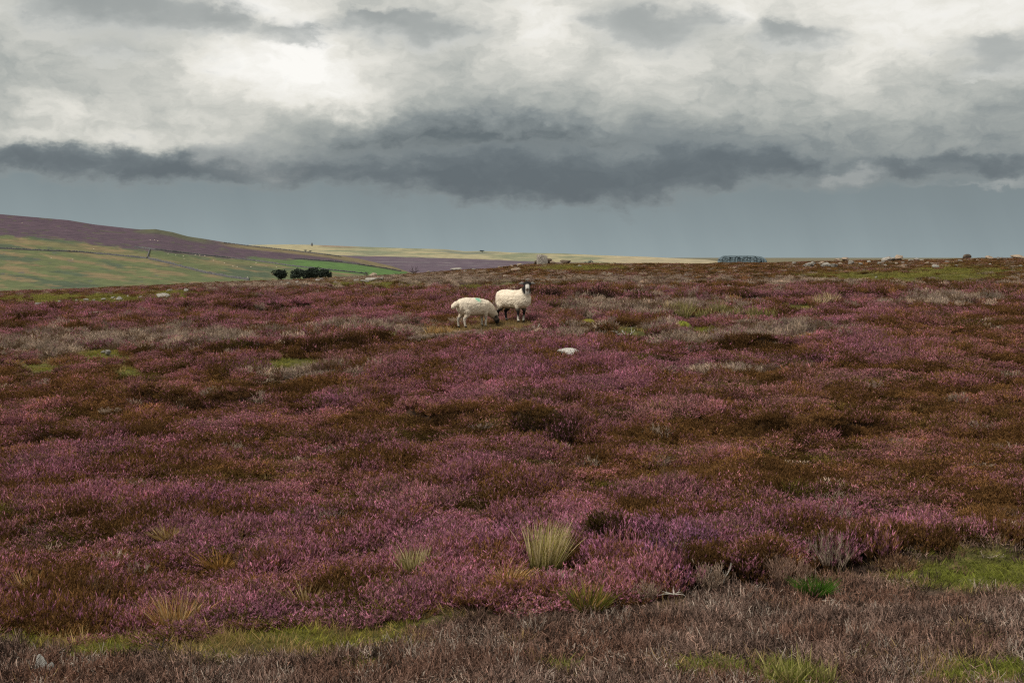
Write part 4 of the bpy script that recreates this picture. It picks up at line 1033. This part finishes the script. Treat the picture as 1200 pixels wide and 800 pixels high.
# drystone walls on the hillside
M_WALL, t_, b_ = material('drystone'); g_ = t_.node('ShaderNodeTexCoord'); vo = t_.node('ShaderNodeTexVoronoi'); vo.inputs['Scale'].default_value = 1.6; t_.l.new(g_.outputs['Object'], vo.inputs['Vector'])
t_.l.new(t_.ramp(vo.outputs['Color'], [(.1, (.075, .077, .085)), (.9, (.16, .155, .155))]), b_.inputs['Base Color'])
def wall(pts, label, h=1.5):
    P = []
    for (a, b), (c, d) in zip(pts[:-1], pts[1:]):
        n = max(2, int(abs(c-a)+abs(d-b)))
        for k in range(n): P.append(hill_at(a+(c-a)*k/n, b+(d-b)*k/n))
    P.append(hill_at(*pts[-1])); o0 = Vector(P[0]); r = random.Random(len(P))
    V, Fc = [], []
    for i, p in enumerate(P):
        p = Vector(p)-o0; q = Vector(P[min(i+1, len(P)-1)])-Vector(P[max(i-1, 0)]); nrm = Vector((-q.y, q.x, 0)).normalized(); hh = h*r.uniform(.45, .85)
        for s, z, w in ((-1, -1, .5), (-1, hh*.85, .32), (-.5, hh, .3), (.5, hh, .3), (1, hh*.85, .32), (1, -1, .5)): V.append(tuple(p+nrm*(s*w)+Vector((0, 0, z))))
    for i in range(len(P)-1):
        for j in range(5): Fc.append((i*6+j, i*6+j+1, (i+1)*6+j+1, (i+1)*6+j))
    Fc.append((5, 4, 3, 2, 1, 0)); e = (len(P)-1)*6; Fc.append(tuple(e+j for j in range(6)))
    me = bpy.data.meshes.new('wall'); me.from_pydata(V, [], Fc); o = link('drystone_wall', me, M_WALL); o.location = o0; tag(o, label, 'stone wall')
wall([(-40, 290), (0, 291.5), (50, 294), (90, 295.5), (130, 299), (172, 303)], 'grey drystone wall running level across the left pasture', 1.6)
wall([(174, 303.5), (200, 309.5), (240, 320), (268, 325), (292, 328.5)], 'grey drystone wall slanting down right from the short cross wall', 1.9)
wall([(172.8, 302.5), (175.5, 292.5)], 'short cross wall climbing the hillside between pasture fields', 2.2)
wall([(158, 290), (200, 295), (250, 300.5), (300, 306), (350, 313), (430, 321)], 'drystone wall along the lower edge of the purple heather', 1.5)
wall([(345, 303.5), (400, 307.5), (440, 313), (470, 318)], 'drystone wall along the top of the bright green field', 1.5)
wall([(262, 284.8), (300, 289.5), (340, 293.6), (400, 301)], 'dark wall following the far crest of the hillside', 1.3)

# trees
def leaf_crown(name, c, rad, nl, ls, seed, mat, parent, lobes=13):
    r = np.random.default_rng(seed); L = []
    for k in range(lobes):
        d = unit(r.normal(0, 1, 3)); d[2] = abs(d[2])*.9-.15; q = r.uniform(.4, .85)
        L.append((np.array(d)*np.array(rad)*q, np.array(rad)*r.uniform(.24, .45)))
    L.append((np.zeros(3), np.array(rad)*.55)); V, Q = [], []
    for k in range(nl):
        cc, rr = L[r.integers(len(L))]; d = unit(r.normal(0, 1, 3)); p = cc+d*rr*r.uniform(.72, 1.05)
        n = unit(d+r.normal(0, .5, 3)); a = unit(np.cross(n, r.normal(0, 1, 3))); b = np.cross(n, a); s = ls*r.uniform(.6, 1.4); i = len(V)
        V += [p-a*s*.5, p+b*s*.3, p+a*s*.6, p-b*s*.3]; Q.append((i, i+1, i+2, i+3))
    o = link(name, mesh_np(name, np.array(V), [np.array(Q)]), mat, parent); o.location = c; return o
def leafmat(name, c):
    m, t, b = material(name); g = t.node('ShaderNodeNewGeometry'); v = t.noise(g.outputs['Position'], .9, 3, .6)
    t.l.new(t.ramp(v, [(.3, tuple(x*.7 for x in c)), (.7, tuple(x*1.25 for x in c))]), b.inputs['Base Color']); return m
M_LF = leafmat('dark_leaves', (.020, .027, .020)); M_LF2 = leafmat('grey_green_leaves', (.034, .044, .032)); M_BK = bark('bark', (.07, .06, .05)); M_BLUE = leafmat('hazy_leaves', (.05, .075, .085))  # the hazy leaves carry distance haze in their bluish colour
def tree(px, row_top, row_base, wpx, D, label, mat, seed, group=None, nl=900, name='tree', cat='tree'):
    s = F/D; x = (px-600)/F*D; zt = CAMZ-(row_top-HOR)/F*D; zb = CAMZ-(row_base-HOR)/F*D; H = zt-zb; W_ = wpx/s
    root = empty(name, (x, D, zb)); tag(root, label, cat, group)
    V, Fc = [], []; tube(V, Fc, [(0, 0, -.3), (.05*W_, 0, H*.3), (0, .02, H*.6), (.02, 0, H*.85)], [W_*.05, W_*.035, W_*.025, W_*.01], 7)
    for k in range(5):
        a = k*1.3+seed; tube(V, Fc, [(0, 0, H*(.3+.08*k)), (math.cos(a)*W_*.18, math.sin(a)*W_*.18, H*(.48+.07*k)), (math.cos(a)*W_*.32, math.sin(a)*W_*.32, H*(.58+.06*k))], [W_*.02, W_*.014, W_*.005], 5)
    me = bpy.data.meshes.new('trunk'); me.from_pydata(V, [], Fc); link('trunk', me, M_BK, root)
    leaf_crown('crown', (0, 0, H*.58), (W_*.56, W_*.5, H*.47), nl, W_*.11, seed, mat, root)
    return root
tree(329, 312.8, 336, 21, 560, 'dark rounded tree standing left, apart from the others in the valley', M_LF, 3)
tree(348.5, 312.4, 337, 18, 600, 'paler grey green tree in the middle of the valley group', M_LF2, 5)
tree(360, 313.6, 336, 20, 540, 'dark tree touching the paler tree in the valley group', M_LF, 8)
tree(370, 312.0, 336, 24, 560, 'broadest dark tree of the valley group', M_LF, 11)
tree(381, 315.2, 335, 15, 550, 'lowest dark tree at the right end of the valley group', M_LF, 14)
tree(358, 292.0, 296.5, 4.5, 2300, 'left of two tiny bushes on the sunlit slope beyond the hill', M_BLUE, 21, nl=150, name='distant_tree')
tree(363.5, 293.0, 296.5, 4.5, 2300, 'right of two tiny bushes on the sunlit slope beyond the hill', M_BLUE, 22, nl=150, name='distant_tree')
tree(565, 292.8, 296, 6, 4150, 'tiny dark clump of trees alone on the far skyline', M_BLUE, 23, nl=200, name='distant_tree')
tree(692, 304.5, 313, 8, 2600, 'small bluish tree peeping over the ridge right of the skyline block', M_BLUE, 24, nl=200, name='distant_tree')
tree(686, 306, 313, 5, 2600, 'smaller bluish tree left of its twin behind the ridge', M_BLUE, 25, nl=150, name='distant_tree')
# cairn-like pillar on the far skyline
x, D, z = far_at(365.5, 288.2); V, Fc = [], []
tube(V, Fc, [(0, 0, -2), (0, 0, 3), (.2, 0, 7), (.2, 0, 8.6), (.2, 0, 9)], [3.0, 2.6, 1.9, 2.2, .5], 8)
me = bpy.data.meshes.new('pillar'); me.from_pydata(V, [], Fc); o = link('stone_pillar', me, M_WALL); o.location = (x, D, z); tag(o, 'tiny dark pillar upright on the sunlit far skyline', 'pillar')
# plantation behind the right ridge, distance haze put into its blue colour
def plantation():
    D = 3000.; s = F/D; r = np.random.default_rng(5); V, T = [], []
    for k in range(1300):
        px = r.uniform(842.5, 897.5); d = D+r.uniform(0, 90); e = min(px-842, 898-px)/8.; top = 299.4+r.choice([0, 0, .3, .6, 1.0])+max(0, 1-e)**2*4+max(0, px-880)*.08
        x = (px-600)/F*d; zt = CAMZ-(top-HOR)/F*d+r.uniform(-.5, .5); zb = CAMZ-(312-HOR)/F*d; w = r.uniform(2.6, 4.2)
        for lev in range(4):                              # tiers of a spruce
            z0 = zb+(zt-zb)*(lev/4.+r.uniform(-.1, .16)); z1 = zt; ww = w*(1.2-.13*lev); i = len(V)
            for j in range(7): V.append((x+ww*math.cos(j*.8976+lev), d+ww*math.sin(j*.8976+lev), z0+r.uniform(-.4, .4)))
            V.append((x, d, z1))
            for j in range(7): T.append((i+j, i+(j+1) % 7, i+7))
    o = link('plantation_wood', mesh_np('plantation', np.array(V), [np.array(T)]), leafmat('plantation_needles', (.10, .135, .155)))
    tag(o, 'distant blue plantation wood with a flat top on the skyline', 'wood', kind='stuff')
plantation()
# sheep far off on the hillside
FS = [(26, 262), (110, 292.6), (197, 298), (216, 304), (176, 282), (181, 282), (185, 283), (234, 300), (240, 300.5), (229, 299.3), (273, 313), (278, 313.4), (294, 313.6), (290, 326), (312, 313), (324, 314), (60, 303), (85, 305), (215, 301), (250, 306), (263, 309), (300, 309), (206, 299.5)]
for k, (a, b) in enumerate(FS):
    x, y, z = hill_at(a, b); o = bpy.data.objects.new('distant_sheep', ME_G); COL.objects.link(o)
    o.location = (x, y, z+.1); o.rotation_euler = (0, 0, random.choice([0, 3.1, .5, 2.6])); o.scale = (.85,)*3
    tag(o, 'tiny white sheep far off on the hillside pasture', 'sheep', 'tiny sheep far off on the hillside')

scatter_cover()
